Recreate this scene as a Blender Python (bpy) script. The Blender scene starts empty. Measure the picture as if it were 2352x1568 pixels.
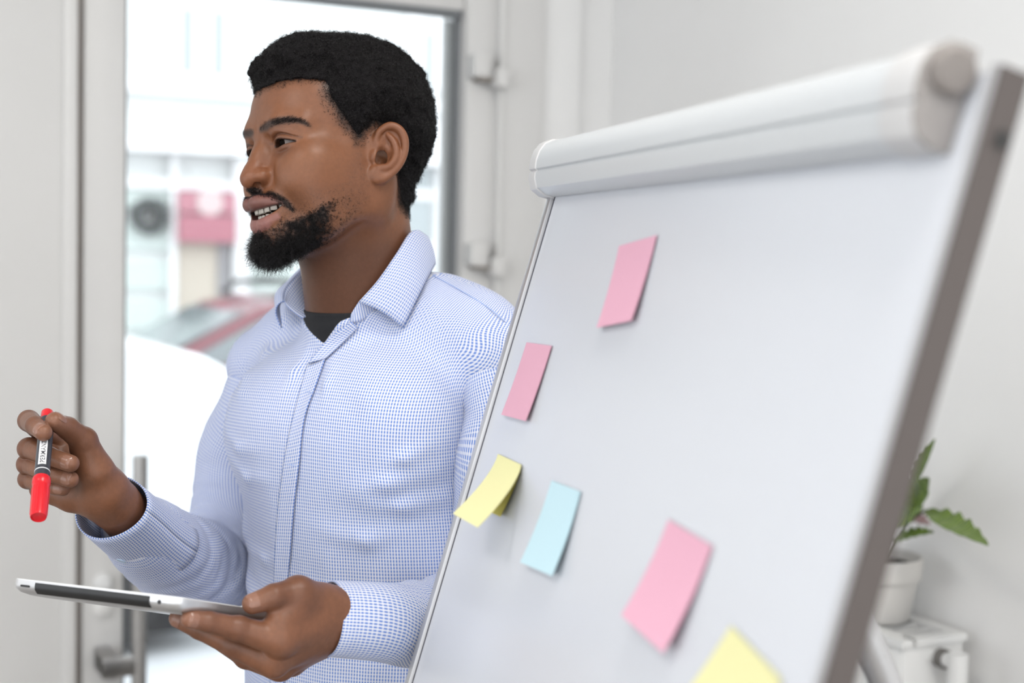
import bpy, bmesh, math, random
import numpy as np
from mathutils import Vector, Matrix
R = math.radians
random.seed(7)
RNG = np.random.default_rng(11)
scene = bpy.context.scene
COL = scene.collection

# ------------------------------------------------------------------ camera
CAM_H = 1.55                      # eye height of the photographer
FPX = 3267.0                      # focal length in pixels of the 2352 px wide frame (a 50 mm lens)
PITCH, ROLL = R(3.396), R(1.241)
_f = np.array([0, math.cos(PITCH), -math.sin(PITCH)])
_u0 = np.array([0, math.sin(PITCH), math.cos(PITCH)])
_r0 = np.array([1.0, 0, 0])
CAM_R = _r0 * math.cos(ROLL) + _u0 * math.sin(ROLL)
CAM_U = -_r0 * math.sin(ROLL) + _u0 * math.cos(ROLL)
CAM_F = _f
CAM_P = np.array([0, 0, CAM_H])
cam_data = bpy.data.cameras.new('camera')
cam_data.sensor_width = 36.0
cam_data.lens = FPX * 36.0 / 2352.0
cam_data.clip_start = 0.05
cam_data.clip_end = 200
cam_data.dof.use_dof = True
cam_data.dof.focus_distance = 1.39
cam_data.dof.aperture_fstop = 3.5
cam = bpy.data.objects.new('camera', cam_data)
COL.objects.link(cam)
cam.matrix_world = Matrix((
    (CAM_R[0], CAM_U[0], -CAM_F[0], CAM_P[0]),
    (CAM_R[1], CAM_U[1], -CAM_F[1], CAM_P[1]),
    (CAM_R[2], CAM_U[2], -CAM_F[2], CAM_P[2]),
    (0, 0, 0, 1)))
scene.camera = cam

# ------------------------------------------------------------------ sky, fill lights, exposure
world = bpy.data.worlds.new('overcast_sky')
scene.world = world
world.use_nodes = True
_bg = world.node_tree.nodes['Background']
_bg.inputs['Color'].default_value = (0.93, 0.965, 1.0, 1)
_bg.inputs['Strength'].default_value = 1.6
scene.view_settings.view_transform = 'Standard'
scene.view_settings.look = 'None'
scene.view_settings.gamma = 1.0
scene.view_settings.use_curve_mapping = False
scene.view_settings.exposure = 0.75
FILL_W = 9.0      # each added fill panel
_cy = scene.cycles
_cy.max_bounces = 3
_cy.diffuse_bounces = 2
_cy.glossy_bounces = 2
_cy.transmission_bounces = 2
_cy.transparent_max_bounces = 6
_cy.caustics_reflective = False
_cy.caustics_refractive = False
_cy.use_adaptive_sampling = True
_cy.adaptive_threshold = 0.1

# ------------------------------------------------------------------ helpers
def at(px, py, depth):
    """a point of the place that shows at (px, py) of the 2352x1568 frame, `depth` metres north of the camera"""
    d = CAM_F + CAM_R * (px - 1176.0) / FPX + CAM_U * (784.0 - py) / FPX
    return CAM_P + d * (depth / d[1])

def tag(o, label=None, cat=None, group=None, kind=None):
    if label: o['label'] = label
    if cat: o['category'] = cat
    if group: o['group'] = group
    if kind: o['kind'] = kind
    return o

def empty(name, loc=(0, 0, 0), rz=0.0, label=None, cat=None, group=None, kind=None):
    o = bpy.data.objects.new(name, None)
    COL.objects.link(o)
    o.empty_display_size = 0.05
    o.location = [float(v) for v in loc]
    o.rotation_euler = (0, 0, rz)
    return tag(o, label, cat, group, kind)

def link(name, me, mat=None, parent=None, smooth=False, world_space=True):
    o = bpy.data.objects.new(name, me)
    COL.objects.link(o)
    if mat is not None:
        me.materials.append(mat)
    if smooth:
        me.polygons.foreach_set('use_smooth', np.ones(len(me.polygons), dtype=bool))
    if parent is not None:
        o.parent = parent
        if world_space:
            bpy.context.view_layer.update()
            o.matrix_parent_inverse = parent.matrix_world.inverted()
    return o

def np_mesh(name, V, F, UV=None, colors=None):
    """mesh from numpy arrays; F is (n,4) or (n,3)"""
    V = np.ascontiguousarray(V, dtype=np.float32)
    F = np.ascontiguousarray(F, dtype=np.int32)
    me = bpy.data.meshes.new(name)
    n, k = F.shape
    me.vertices.add(len(V))
    me.vertices.foreach_set('co', V.ravel())
    me.loops.add(n * k)
    me.loops.foreach_set('vertex_index', F.ravel())
    me.polygons.add(n)
    me.polygons.foreach_set('loop_start', np.arange(0, n * k, k, dtype=np.int32))
    try:
        me.polygons.foreach_set('loop_total', np.full(n, k, dtype=np.int32))
    except Exception:
        pass
    me.update(calc_edges=True)
    if UV is not None:
        uvl = me.uv_layers.new(name='UVMap')
        uvl.data.foreach_set('uv', np.ascontiguousarray(np.asarray(UV, np.float32)[F.ravel()]).ravel())
    if colors is not None:
        for cn, ca in colors.items():
            a = me.attributes.new(cn, 'FLOAT_COLOR', 'POINT')
            ca = np.asarray(ca, np.float32)
            if ca.shape[1] == 3:
                ca = np.concatenate([ca, np.ones((len(ca), 1), np.float32)], 1)
            a.data.foreach_set('color', np.ascontiguousarray(ca).ravel())
    me.validate()
    return me

class MB:
    """collects boxes, bars, tubes and lathes for ONE mesh"""
    def __init__(s):
        s.v = []; s.f = []
    def add(s, V, F, M=None):
        b = len(s.v)
        for p in V:
            p = Vector(p)
            s.v.append(tuple(M @ p) if M is not None else tuple(p))
        for f in F:
            s.f.append(tuple(i + b for i in f))
        return s
    def box(s, x0, x1, y0, y1, z0, z1, M=None):
        V = [(x, y, z) for x in (x0, x1) for y in (y0, y1) for z in (z0, z1)]
        F = [(0, 1, 3, 2), (4, 6, 7, 5), (0, 4, 5, 1), (2, 3, 7, 6), (0, 2, 6, 4), (1, 5, 7, 3)]
        return s.add(V, F, M)
    def tube(s, pts, rad, n=12, cap=True, M=None):
        pts = [Vector(p) for p in pts]
        rad = list(rad) if hasattr(rad, '__len__') else [rad] * len(pts)
        V = []; F = []
        up = Vector((0, 0, 1)); prev = None
        for i, p in enumerate(pts):
            t = (pts[min(i + 1, len(pts) - 1)] - pts[max(i - 1, 0)]).normalized()
            if prev is None:
                a = up if abs(t.dot(up)) < 0.9 else Vector((1, 0, 0))
                nrm = (a - t * a.dot(t)).normalized()
            else:
                nrm = (prev - t * prev.dot(t)).normalized()
            prev = nrm
            bn = t.cross(nrm)
            for k in range(n):
                an = 2 * math.pi * k / n
                V.append(p + (nrm * math.cos(an) + bn * math.sin(an)) * rad[i])
        for i in range(len(pts) - 1):
            for k in range(n):
                F.append((i * n + k, i * n + (k + 1) % n, (i + 1) * n + (k + 1) % n, (i + 1) * n + k))
        if cap:
            F.append(tuple(reversed(range(n))))
            F.append(tuple((len(pts) - 1) * n + k for k in range(n)))
        return s.add(V, F, M)
    def lathe(s, prof, n=32, M=None):
        V = []; F = []
        for (r, z) in prof:
            for k in range(n):
                an = 2 * math.pi * k / n
                V.append((r * math.cos(an), r * math.sin(an), z))
        for i in range(len(prof) - 1):
            for k in range(n):
                F.append((i * n + k, i * n + (k + 1) % n, (i + 1) * n + (k + 1) % n, (i + 1) * n + k))
        if prof[0][0] > 1e-6: F.append(tuple(reversed(range(n))))
        if prof[-1][0] > 1e-6: F.append(tuple((len(prof) - 1) * n + k for k in range(n)))
        return s.add(V, F, M)
    def prism(s, poly, a, b, axis=1, M=None):
        """poly in the plane across `axis`, pushed from a to b along it"""
        n = len(poly); V = []
        for t in (a, b):
            for (p, q) in poly:
                V.append((t, p, q) if axis == 0 else ((p, t, q) if axis == 1 else (p, q, t)))
        F = [tuple(range(n)), tuple(reversed(range(n, 2 * n)))]
        for k in range(n):
            F.append((k, n + k, n + (k + 1) % n, (k + 1) % n))
        return s.add(V, F, M)
    def build(s, name, mat, parent=None, smooth=False, bevel=0.0, seg=2):
        me = bpy.data.meshes.new(name)
        me.from_pydata([tuple(v) for v in s.v], [], s.f)
        bm = bmesh.new(); bm.from_mesh(me)
        bmesh.ops.recalc_face_normals(bm, faces=bm.faces)
        if bevel > 0:
            ed = [e for e in bm.edges if len(e.link_faces) == 2 and e.calc_face_angle(0) > 0.6]
            bmesh.ops.bevel(bm, geom=ed, offset=bevel, segments=seg, affect='EDGES', profile=0.6, clamp_overlap=True)
        bm.to_mesh(me); bm.free()
        o = link(name, me, mat, parent)
        if smooth or bevel > 0:
            me.polygons.foreach_set('use_smooth', np.ones(len(me.polygons), dtype=bool))
            try:
                me.set_sharp_from_angle(angle=R(38))
            except Exception:
                pass
        return o

def frame_matrix(o, x, y, z):
    return Matrix(((x[0], y[0], z[0], o[0]), (x[1], y[1], z[1], o[1]), (x[2], y[2], z[2], o[2]), (0, 0, 0, 1)))

# ------------------------------------------------------------------ materials
def mat(name, color=(0.8, 0.8, 0.8), rough=0.5, metal=0.0, spec=0.5, noise=0.0, nscale=20.0, bump=0.0, bscale=200.0, **kw):
    m = bpy.data.materials.new(name)
    m.use_nodes = True
    nt = m.node_tree; N = nt.nodes; L = nt.links
    b = N['Principled BSDF']
    b.inputs['Base Color'].default_value = (*color, 1)
    b.inputs['Roughness'].default_value = rough
    b.inputs['Metallic'].default_value = metal
    b.inputs['Specular IOR Level'].default_value = spec
    for k, v in kw.items():
        b.inputs[k.replace('_', ' ')].default_value = v
    if noise > 0 or bump > 0:
        tc = N.new('ShaderNodeTexCoord')
    if noise > 0:
        n = N.new('ShaderNodeTexNoise'); n.inputs['Scale'].default_value = nscale; n.inputs['Detail'].default_value = 4
        L.new(tc.outputs['Object'], n.inputs['Vector'])
        mr = N.new('ShaderNodeMapRange'); mr.inputs['To Min'].default_value = 1 - noise; mr.inputs['To Max'].default_value = 1 + noise
        L.new(n.outputs['Fac'], mr.inputs['Value'])
        mx = N.new('ShaderNodeVectorMath'); mx.operation = 'SCALE'
        mx.inputs[0].default_value = color
        L.new(mr.outputs['Result'], mx.inputs['Scale'])
        L.new(mx.outputs['Vector'], b.inputs['Base Color'])
    if bump > 0:
        n2 = N.new('ShaderNodeTexNoise'); n2.inputs['Scale'].default_value = bscale; n2.inputs['Detail'].default_value = 3
        L.new(tc.outputs['Object'], n2.inputs['Vector'])
        bp = N.new('ShaderNodeBump'); bp.inputs['Strength'].default_value = bump; bp.inputs['Distance'].default_value = 0.002
        L.new(n2.outputs['Fac'], bp.inputs['Height'])
        L.new(bp.outputs['Normal'], b.inputs['Normal'])
    return m

# ------------------------------------------------------------------ signed distance sculpting
F32 = np.float32
def vlen(a): return np.sqrt(np.einsum('ij,ij->i', a, a))
def smin(a, b, k):
    h = np.clip(0.5 + 0.5 * (b - a) / k, 0, 1)
    return b + (a - b) * h - k * h * (1 - h)
def smax(a, b, k): return -smin(-a, -b, k)
def ell(P, c, r, Rm=None):
    q = P - np.asarray(c, F32)
    if Rm is not None: q = q @ Rm
    r = np.asarray(r, F32)
    k0 = vlen(q / r); k1 = vlen(q / (r * r))
    return np.where(k1 > 1e-9, k0 * (k0 - 1) / np.maximum(k1, 1e-9), -r.min())
def rcone(P, a, b, ra, rb):
    a = np.asarray(a, F32); b = np.asarray(b, F32)
    ab = b - a
    t = np.clip(((P - a) @ ab) / (ab @ ab), 0, 1)
    return vlen(P - a - t[:, None] * ab) - (ra + (rb - ra) * t)
def chain(P, pts, rad, k=0.0):
    d = None
    for i in range(len(pts) - 1):
        e = rcone(P, pts[i], pts[i + 1], rad[i], rad[i + 1])
        d = e if d is None else (np.minimum(d, e) if k <= 0 else smin(d, e, k))
    return d
def crv(pts, rad, n=4):
    """Catmull-Rom resampling of a chain of points with radii"""
    a = np.concatenate([np.asarray(pts, float), np.asarray(rad, float)[:, None]], 1)
    a = np.concatenate([2 * a[:1] - a[1:2], a, 2 * a[-1:] - a[-2:-1]])
    out = []
    for i in range(1, len(a) - 2):
        for j in range(n):
            t = j / n
            out.append(0.5 * (2 * a[i] + (a[i + 1] - a[i - 1]) * t + (2 * a[i - 1] - 5 * a[i] + 4 * a[i + 1] - a[i + 2]) * t * t + (3 * a[i] - a[i - 1] - 3 * a[i + 1] + a[i + 2]) * t ** 3))
    out.append(a[-2])
    out = np.array(out)
    return out[:, :-1], out[:, -1]
def gauss(P, c, s):
    q = (P - np.asarray(c, F32)) / np.asarray(s, F32)
    return np.exp(-0.5 * np.einsum('ij,ij->i', q, q))
def sm(x, a, b):
    t = np.clip((x - a) / (b - a), 0, 1)
    return t * t * (3 - 2 * t)

def polygonize(f, lo, hi, h, coarse=6, slack=1.0, project=1):
    """surface nets of f over a box, evaluated only near the surface; returns V, quads"""
    lo = np.asarray(lo, float); hi = np.asarray(hi, float)
    nb = np.ceil((hi - lo) / (h * coarse)).astype(int)
    n = nb * coarse
    # coarse pass at block centres
    ax = [lo[i] + (np.arange(nb[i]) + 0.5) * h * coarse for i in range(3)]
    C = np.stack(np.meshgrid(*ax, indexing='ij'), -1).reshape(-1, 3).astype(F32)
    fc = f(C).reshape(nb)
    near = np.abs(fc) < h * coarse * 0.87 * 1.25 + slack
    G = np.repeat(np.repeat(np.repeat(fc, coarse, 0), coarse, 1), coarse, 2).astype(np.float32)
    M = np.repeat(np.repeat(np.repeat(near, coarse, 0), coarse, 1), coarse, 2)
    idx = np.nonzero(M)
    P = np.stack([(lo[i] + (idx[i] + 0.5) * h).astype(F32) for i in range(3)], -1)
    out = np.empty(len(P), np.float32)
    for s in range(0, len(P), 400000):
        out[s:s + 400000] = f(P[s:s + 400000])
    G[idx] = out
    ins = G < 0
    nx, ny, nz = n
    cnt = np.zeros((nx - 1, ny - 1, nz - 1), np.uint8)
    for dx in (0, 1):
        for dy in (0, 1):
            for dz in (0, 1):
                cnt += ins[dx:nx - 1 + dx, dy:ny - 1 + dy, dz:nz - 1 + dz]
    act = (cnt > 0) & (cnt < 8)
    ci = np.nonzero(act)
    vid = np.full(act.shape, -1, np.int64)
    vid[ci] = np.arange(len(ci[0]))
    acc = np.zeros((len(ci[0]), 3)); num = np.zeros(len(ci[0]))
    corners = [(a, b, c) for a in (0, 1) for b in (0, 1) for c in (0, 1)]
    for i, c0 in enumerate(corners):
        for c1 in corners[i + 1:]:
            if sum(abs(p - q) for p, q in zip(c0, c1)) != 1: continue
            g0 = G[ci[0] + c0[0], ci[1] + c0[1], ci[2] + c0[2]]
            g1 = G[ci[0] + c1[0], ci[1] + c1[1], ci[2] + c1[2]]
            m = (g0 < 0) != (g1 < 0)
            t = np.where(m, g0 / np.where(m, g0 - g1, 1), 0)
            p = np.array(c0)[None] + t[:, None] * (np.array(c1) - np.array(c0))[None]
            acc += np.where(m[:, None], p, 0); num += m
    V = acc / num[:, None] + np.stack(ci, -1)
    V = (lo + (V + 0.5) * h).astype(F32)
    quads = []
    for a in range(3):
        b, c = (a + 1) % 3, (a + 2) % 3
        s0 = [slice(None)] * 3; s1 = [slice(None)] * 3
        s0[a] = slice(0, n[a] - 1); s1[a] = slice(1, n[a])
        e0 = ins[tuple(s0)]; e1 = ins[tuple(s1)]
        x = np.nonzero(e0 != e1)
        x = np.stack(x, -1)
        ok = (x[:, b] > 0) & (x[:, c] > 0) & (x[:, b] < n[b] - 1) & (x[:, c] < n[c] - 1)
        x = x[ok]
        sgn = e0[tuple(x.T)]
        def cell(db, dc):
            y = x.copy(); y[:, b] -= db; y[:, c] -= dc
            return vid[tuple(y.T)]
        q = np.stack([cell(1, 1), cell(0, 1), cell(0, 0), cell(1, 0)], -1)
        q[~sgn] = q[~sgn][:, ::-1]
        quads.append(q)
    Q = np.concatenate(quads)
    Q = Q[(Q >= 0).all(1)]
    T4 = np.array([[1, 1, 1], [1, -1, -1], [-1, 1, -1], [-1, -1, 1]], F32)
    for _ in range(project):
        e = F32(h * 0.2)
        fs = [f(V + t * e) for t in T4]
        f0 = sum(fs) / 4
        g = sum(v[:, None] * t for v, t in zip(fs, T4)) / (4 * e)
        gl = np.maximum(np.einsum('ij,ij->i', g, g), 0.05)
        st = np.clip(f0 / gl, -h, h)
        V = V - 0.8 * g * st[:, None]
    return V, Q

def vnormals(V, Q):
    fn = np.cross(V[Q[:, 2]] - V[Q[:, 0]], V[Q[:, 3 if Q.shape[1] == 4 else 1]] - V[Q[:, 1 if Q.shape[1] == 4 else 0]])
    N = np.zeros_like(V)
    for k in range(Q.shape[1]):
        np.add.at(N, Q[:, k], fn)
    return N / np.maximum(vlen(N), 1e-12)[:, None]

def rotm(yaw, pitch, roll):
    cz, sz = math.cos(yaw), math.sin(yaw); cx, sx = math.cos(pitch), math.sin(pitch); cy, sy = math.cos(roll), math.sin(roll)
    Rz = np.array([[cz, -sz, 0], [sz, cz, 0], [0, 0, 1]]); Rx = np.array([[1, 0, 0], [0, cx, -sx], [0, sx, cx]]); Ry = np.array([[cy, 0, sy], [0, 1, 0], [-sy, 0, cy]])
    return Rz @ Rx @ Ry

# ================================================================== the room
CORNER = np.array([0.221, 3.38, 0.0])
WE = np.array([math.cos(R(27)), math.sin(R(27)), 0.0])      # along the door wall, to the right
WN = np.array([math.sin(R(27)), -math.cos(R(27)), 0.0])     # out of the door wall into the room; also along the right-hand wall
ROOM = frame_matrix(CORNER, WE, -WN, (0, 0, 1))             # local x along door wall (negative is left), local y outwards to the street, z up
ROOM_I = ROOM.inverted()
def on_wall(px, py, out=0.0):
    """(along, height) where the sight line through a pixel meets the plane `out` metres behind the door wall"""
    d = CAM_F + CAM_R * (px - 1176.0) / FPX + CAM_U * (784.0 - py) / FPX
    o = ROOM_I @ Vector(CAM_P); q = ROOM_I.to_3x3() @ Vector(d)
    t = (out - o.y) / q.y
    p = o + q * t
    return p.x, p.z

M_WALL = mat('wall_paint', (0.90, 0.895, 0.885), rough=0.75, spec=0.3, noise=0.03, nscale=3.0, bump=0.12, bscale=90)
M_FRAME = mat('cream_frame_lacquer', (0.74, 0.73, 0.715), rough=0.35, spec=0.4, noise=0.02, nscale=6)
M_FRAME2 = mat('white_frame_lacquer', (0.80, 0.80, 0.795), rough=0.32, spec=0.4)
M_GASKET = mat('grey_gasket', (0.20, 0.21, 0.22), rough=0.6)
M_FLOOR = mat('grey_brown_floor', (0.27, 0.24, 0.21), rough=0.4, noise=0.06, nscale=4)
M_CEIL = mat('ceiling_paint', (0.82, 0.82, 0.81), rough=0.9)
M_STEEL = mat('brushed_steel', (0.42, 0.41, 0.40), rough=0.35, metal=1.0, noise=0.08, nscale=60)
M_PLASTIC = mat('white_plastic', (0.80, 0.79, 0.77), rough=0.4)
def glass_material(name, tint=(0.97, 0.985, 0.99)):
    m = bpy.data.materials.new(name); m.use_nodes = True
    nt = m.node_tree; N = nt.nodes; L = nt.links
    N.remove(N['Principled BSDF'])
    tr = N.new('ShaderNodeBsdfTransparent'); tr.inputs['Color'].default_value = (*tint, 1)
    gl = N.new('ShaderNodeBsdfGlossy'); gl.inputs['Roughness'].default_value = 0.02
    fr = N.new('ShaderNodeFresnel'); fr.inputs['IOR'].default_value = 1.45
    mx = N.new('ShaderNodeMixShader')
    L.new(fr.outputs['Fac'], mx.inputs['Fac']); L.new(tr.outputs['BSDF'], mx.inputs[1]); L.new(gl.outputs['BSDF'], mx.inputs[2])
    L.new(mx.outputs['Shader'], N['Material Output'].inputs['Surface'])
    return m
M_GLASS = glass_material('clear_glass')

ROOM_H = 3.1
ROOM_D = 6.6      # depth of the room from the door wall
ROOM_W = 5.2
def setting(mb, name, m, parent=None, bevel=0.0):
    o = mb.build(name, m, parent, bevel=bevel)
    o['kind'] = 'structure'
    return o
setting(MB().box(-ROOM_W, 0.14, -ROOM_D, 0.20, -0.12, 0.0, ROOM), 'floor', M_FLOOR)
setting(MB().box(-ROOM_W, 0.14, -ROOM_D, 0.20, ROOM_H, ROOM_H + 0.12, ROOM), 'ceiling', M_CEIL)
setting(MB().box(0.0, 0.14, -ROOM_D, 0.20, 0.0, ROOM_H, ROOM), 'wall_right', M_WALL)
# opposite side: unseen wall with tall windows; behind the photographer an open shop front; openings widened for more daylight
lw = MB().box(-ROOM_W - 0.14, -ROOM_W, -ROOM_D, 0.20, 0.0, 0.35, ROOM).box(-ROOM_W - 0.14, -ROOM_W, -ROOM_D, 0.20, 2.85, ROOM_H, ROOM)
for y0, y1 in ((-ROOM_D, -6.3), (-4.3, -4.15), (-2.3, -2.15), (-0.3, 0.20)):
    lw.box(-ROOM_W - 0.14, -ROOM_W, y0, y1, 0.35, 2.85, ROOM)
setting(lw, 'wall_left', M_WALL)
bw = MB().box(-ROOM_W, 0.14, -ROOM_D - 0.14, -ROOM_D, 0.0, 0.25, ROOM).box(-ROOM_W, 0.14, -ROOM_D - 0.14, -ROOM_D, 2.9, ROOM_H, ROOM)
for x0, x1 in ((-ROOM_W, -5.0), (-3.4, -3.25), (-1.7, -1.55), (-0.1, 0.14)):
    bw.box(x0, x1, -ROOM_D - 0.14, -ROOM_D, 0.25, 2.9, ROOM)
setting(bw, 'wall_back', M_WALL)

# --- door wall: opening edges measured along the wall
gx0 = on_wall(285, 700)[0]; gx1 = on_wall(1056, 300)[0]
sx0 = on_wall(187, 700)[0]
ZT = on_wall(1045, 44)[1]
mb = MB()
mb.box(-ROOM_W, -2.9, 0.0, 0.14, 0.0, ROOM_H, ROOM)                                 # masonry left of the glazing
mb.box(-2.9, 0.0, 0.0, 0.14, ZT + 0.14, ROOM_H, ROOM)                               # above
mb.box(gx1 + 0.19, 0.0, 0.0, 0.14, 0.0, ZT + 0.14, ROOM)                            # right of the frame
wall_door = setting(mb, 'wall_front', M_WALL)
# fixed cream panel left of the door leaf
fp = setting(MB().box(-2.9, sx0 - 0.012, -0.012, 0.10, 0.0, ZT + 0.14, ROOM), 'trim_1', M_FRAME, bevel=0.004)
setting(MB().box(on_wall(140, 700)[0], sx0 - 0.012, -0.020, -0.012, 0.0, ZT + 0.14, ROOM), 'moulding', M_FRAME, fp, bevel=0.003)
setting(MB().box(sx0 - 0.012, sx0 + 0.003, 0.012, 0.10, 0.0, ZT + 0.14, ROOM), 'joint', mat('shadow_gap', (0.42, 0.38, 0.35), rough=0.8), fp)
# frame right of the leaf
fr = setting(MB().box(gx1 + 0.005, gx1 + 0.19, -0.02, 0.12, 0.0, ZT + 0.14, ROOM).box(sx0, gx1 + 0.005, -0.02, 0.12, ZT + 0.055, ZT + 0.14, ROOM), 'trim_2', M_FRAME, bevel=0.004)
setting(MB().box(gx1 + 0.075, gx1 + 0.19, -0.045, -0.02, 0.0, ROOM_H, ROOM), 'moulding', M_FRAME, fr, bevel=0.006)
setting(MB().box(gx1 + 0.188, gx1 + 0.29, -0.03, 0.0, 0.0, ROOM_H, ROOM), 'moulding', M_WALL, fr, bevel=0.008)
# door leaf
door = setting(MB().box(sx0 + 0.003, gx0, -0.004, 0.06, 0.0, ZT + 0.055, ROOM).box(gx0, gx1 + 0.004, -0.004, 0.06, ZT + 0.02, ZT + 0.055, ROOM).box(gx0, gx1 + 0.004, -0.004, 0.06, 0.0, 0.16, ROOM), 'door_1', M_FRAME, bevel=0.004)
setting(MB().box(gx0, gx0 + 0.004, 0.0, 0.055, 0.16, ZT + 0.02, ROOM).box(gx1 - 0.010, gx1 + 0.006, 0.014, 0.024, 0.16, ZT + 0.02, ROOM).box(gx0, gx1, 0.0, 0.03, ZT + 0.006, ZT + 0.02, ROOM), 'gasket', M_GASKET, door)
setting(MB().box(gx0 + 0.003, gx1 - 0.005, 0.024, 0.032, 0.16, ZT + 0.008, ROOM), 'glass_pane', M_GLASS, door)
setting(MB().box(gx1 - 0.026, gx1 - 0.002, 0.034, 0.05, 0.16, ZT, ROOM), 'glazing_bead', M_FRAME2, door)
# pull handle: steel tube on two arms
hx, hz = on_wall(322, 1046, -0.085)
hd = setting(MB().tube([(hx, -0.085, hz), (hx, -0.085, 0.62)], 0.0150, 20, M=ROOM), 'pull_handle', M_STEEL, door)
hd.data.polygons.foreach_set('use_smooth', np.ones(len(hd.data.polygons), dtype=bool)); hd.data.set_sharp_from_angle(angle=R(40))
bx, bz = on_wall(240, 1512, -0.03)
for z in (bz, 0.72):
    setting(MB().box(bx - 0.01, hx + 0.006, -0.097, -0.073, z - 0.017, z + 0.017, ROOM).box(bx - 0.016, bx + 0.012, -0.097, -0.004, z - 0.019, z + 0.019, ROOM), 'handle_arm', M_STEEL, door, bevel=0.002)
lx, lz = on_wall(238, 1340, -0.012)
setting(MB().lathe([(0.020, 0.0), (0.020, 0.008), (0.013, 0.012), (0.013, 0.020), (0.0, 0.022)], 20, ROOM @ Matrix.Translation((lx, -0.004, lz)) @ Matrix.Rotation(R(90), 4, 'X')), 'lock_cylinder', M_FRAME2, door)
setting(MB().lathe([(0.021, 0.0), (0.021, 0.006), (0.010, 0.010), (0.0, 0.011)], 20, ROOM @ Matrix.Translation((lx, -0.004, lz - 0.05)) @ Matrix.Rotation(R(90), 4, 'X')), 'keyhole_rose', M_PLASTIC, door)

# cable ducts and door contacts on the frame
def contact(px, py, n):
    x, z = on_wall(px, py, -0.05)
    t = empty('door_contact', ROOM @ Vector((x, -0.02, z - 0.05)), R(27), ['upper white door contact box on the cream door frame', 'lower white door contact box on the cream door frame'][n], 'sensor')
    MB().box(x - 0.045, x - 0.004, -0.062, -0.020, z - 0.028, z + 0.022, ROOM).build('housing', M_FRAME, t, bevel=0.003)
    MB().box(x + 0.002, x + 0.030, -0.085, -0.045, z - 0.050, z - 0.008, ROOM).build('magnet_block', M_FRAME, t, bevel=0.004)
    MB().box(x - 0.030, x + 0.004, -0.058, -0.020, z - 0.036, z - 0.028, ROOM).build('bracket', mat('dark_bracket', (0.30, 0.27, 0.24), rough=0.6), t)
contact(1128, 150, 0); contact(1120, 582, 1)
px_, pz_ = on_wall(1143, 400, -0.05)
cd = MB().tube([(px_ + 0.004, -0.053, ROOM_H - 0.02), (px_ + 0.004, -0.053, 0.02)], 0.0045, 8, M=ROOM).build('cable', M_PLASTIC, None, smooth=True)
tag(cd, 'thin white cable running down the cream door frame', 'cable')
setting(MB().box(-0.012, 0.0, -ROOM_D, 0.0, 0.0, 0.09, ROOM), 'baseboard_right', M_FRAME2, bevel=0.003)

# ceiling panels out of view, added to brighten the room
M_FILLF = mat('lamp_frame', (0.8, 0.8, 0.8), rough=0.4)
M_DIFF = mat('lit_diffuser', (0.9, 0.9, 0.9), rough=0.5, Emission_Color=(1.0, 0.97, 0.93, 1), Emission_Strength=3.0)
for k, (x, y) in enumerate(((-1.1, -4.6), (-3.0, -4.6), (-1.1, -2.6), (-3.0, -2.6))):
    t = empty('ceiling_lamp', ROOM @ Vector((x, y, ROOM_H)), R(27), ['square ceiling light panel behind the camera on the right', 'square ceiling light panel behind the camera on the left', 'square ceiling light panel above the flip chart', 'square ceiling light panel above the door side'][k], 'lamp', 'ceiling light panels')
    MB().box(x - 0.31, x + 0.31, y - 0.31, y + 0.31, ROOM_H - 0.03, ROOM_H - 0.002, ROOM).build('frame', M_FILLF, t, bevel=0.004)
    MB().box(x - 0.29, x + 0.29, y - 0.29, y + 0.29, ROOM_H - 0.033, ROOM_H - 0.0295, ROOM).build('diffuser', M_DIFF, t)
    ld = bpy.data.lights.new('panel_light', 'AREA'); ld.shape = 'SQUARE'; ld.size = 0.58; ld.energy = FILL_W; ld.color = (1.0, 0.965, 0.92)
    lo = bpy.data.objects.new('panel_light', ld); COL.objects.link(lo)
    lo.parent = t; lo.location = (0, 0, -0.04)

# ================================================================== the street outside, seen through the door
M_FACADE = mat('pale_facade_plaster', (0.77, 0.79, 0.78), rough=0.9, noise=0.03, nscale=0.8)
M_FACADE2 = mat('pale_green_plaster', (0.60, 0.67, 0.64), rough=0.9)
M_STONE = mat('white_stone_trim', (0.86, 0.86, 0.86), rough=0.85)
M_WINGLASS = mat('dull_window_glass', (0.40, 0.44, 0.45), rough=0.15, spec=0.6)
M_ASPHALT = mat('snowy_street', (0.70, 0.72, 0.74), rough=0.95, noise=0.10, nscale=3)
FT = 11.0       # distance of the opposite facade
SZ = -0.17      # street level
st = MB().box(-40, 30, 0.20, FT + 0.5, SZ - 0.2, SZ, ROOM)
setting(st, 'ground', M_ASPHALT)
setting(MB().box(-40, 30, FT - 1.9, FT + 0.4, SZ, SZ + 0.12, ROOM), 'pavement', mat('pale_pavement', (0.66, 0.67, 0.68), rough=0.9, noise=0.06, nscale=5))
def fpt(px, py): return on_wall(px, py, FT)
bld = empty('building', ROOM @ Vector((fpt(560, 600)[0], FT, SZ)), R(27), 'pale plastered house across the street with red awning', 'building')
def part(name, m, x0, x1, z0, z1, p0, p1, parent=None, bevel=0.0):
    return MB().box(x0, x1, FT - p1, FT - p0, z0, z1, ROOM).build(name, m, parent or bld, bevel=bevel)
FX0, FX1 = -16.0, 14.0
zl = fpt(350, 350)[1]       # ledge between ground and first floor
zg = fpt(350, 580)[1]
wt, wb = fpt(430, 20)[1], fpt(430, 176)[1]
pitch_x = fpt(495, 100)[0] - fpt(430, 100)[0]
wx = fpt(463, 100)[0]
wall = MB()
wall.box(FX0, FX1, FT, FT + 0.4, SZ, 13.0, ROOM)
wall.build('wall', M_FACADE, bld)
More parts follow.
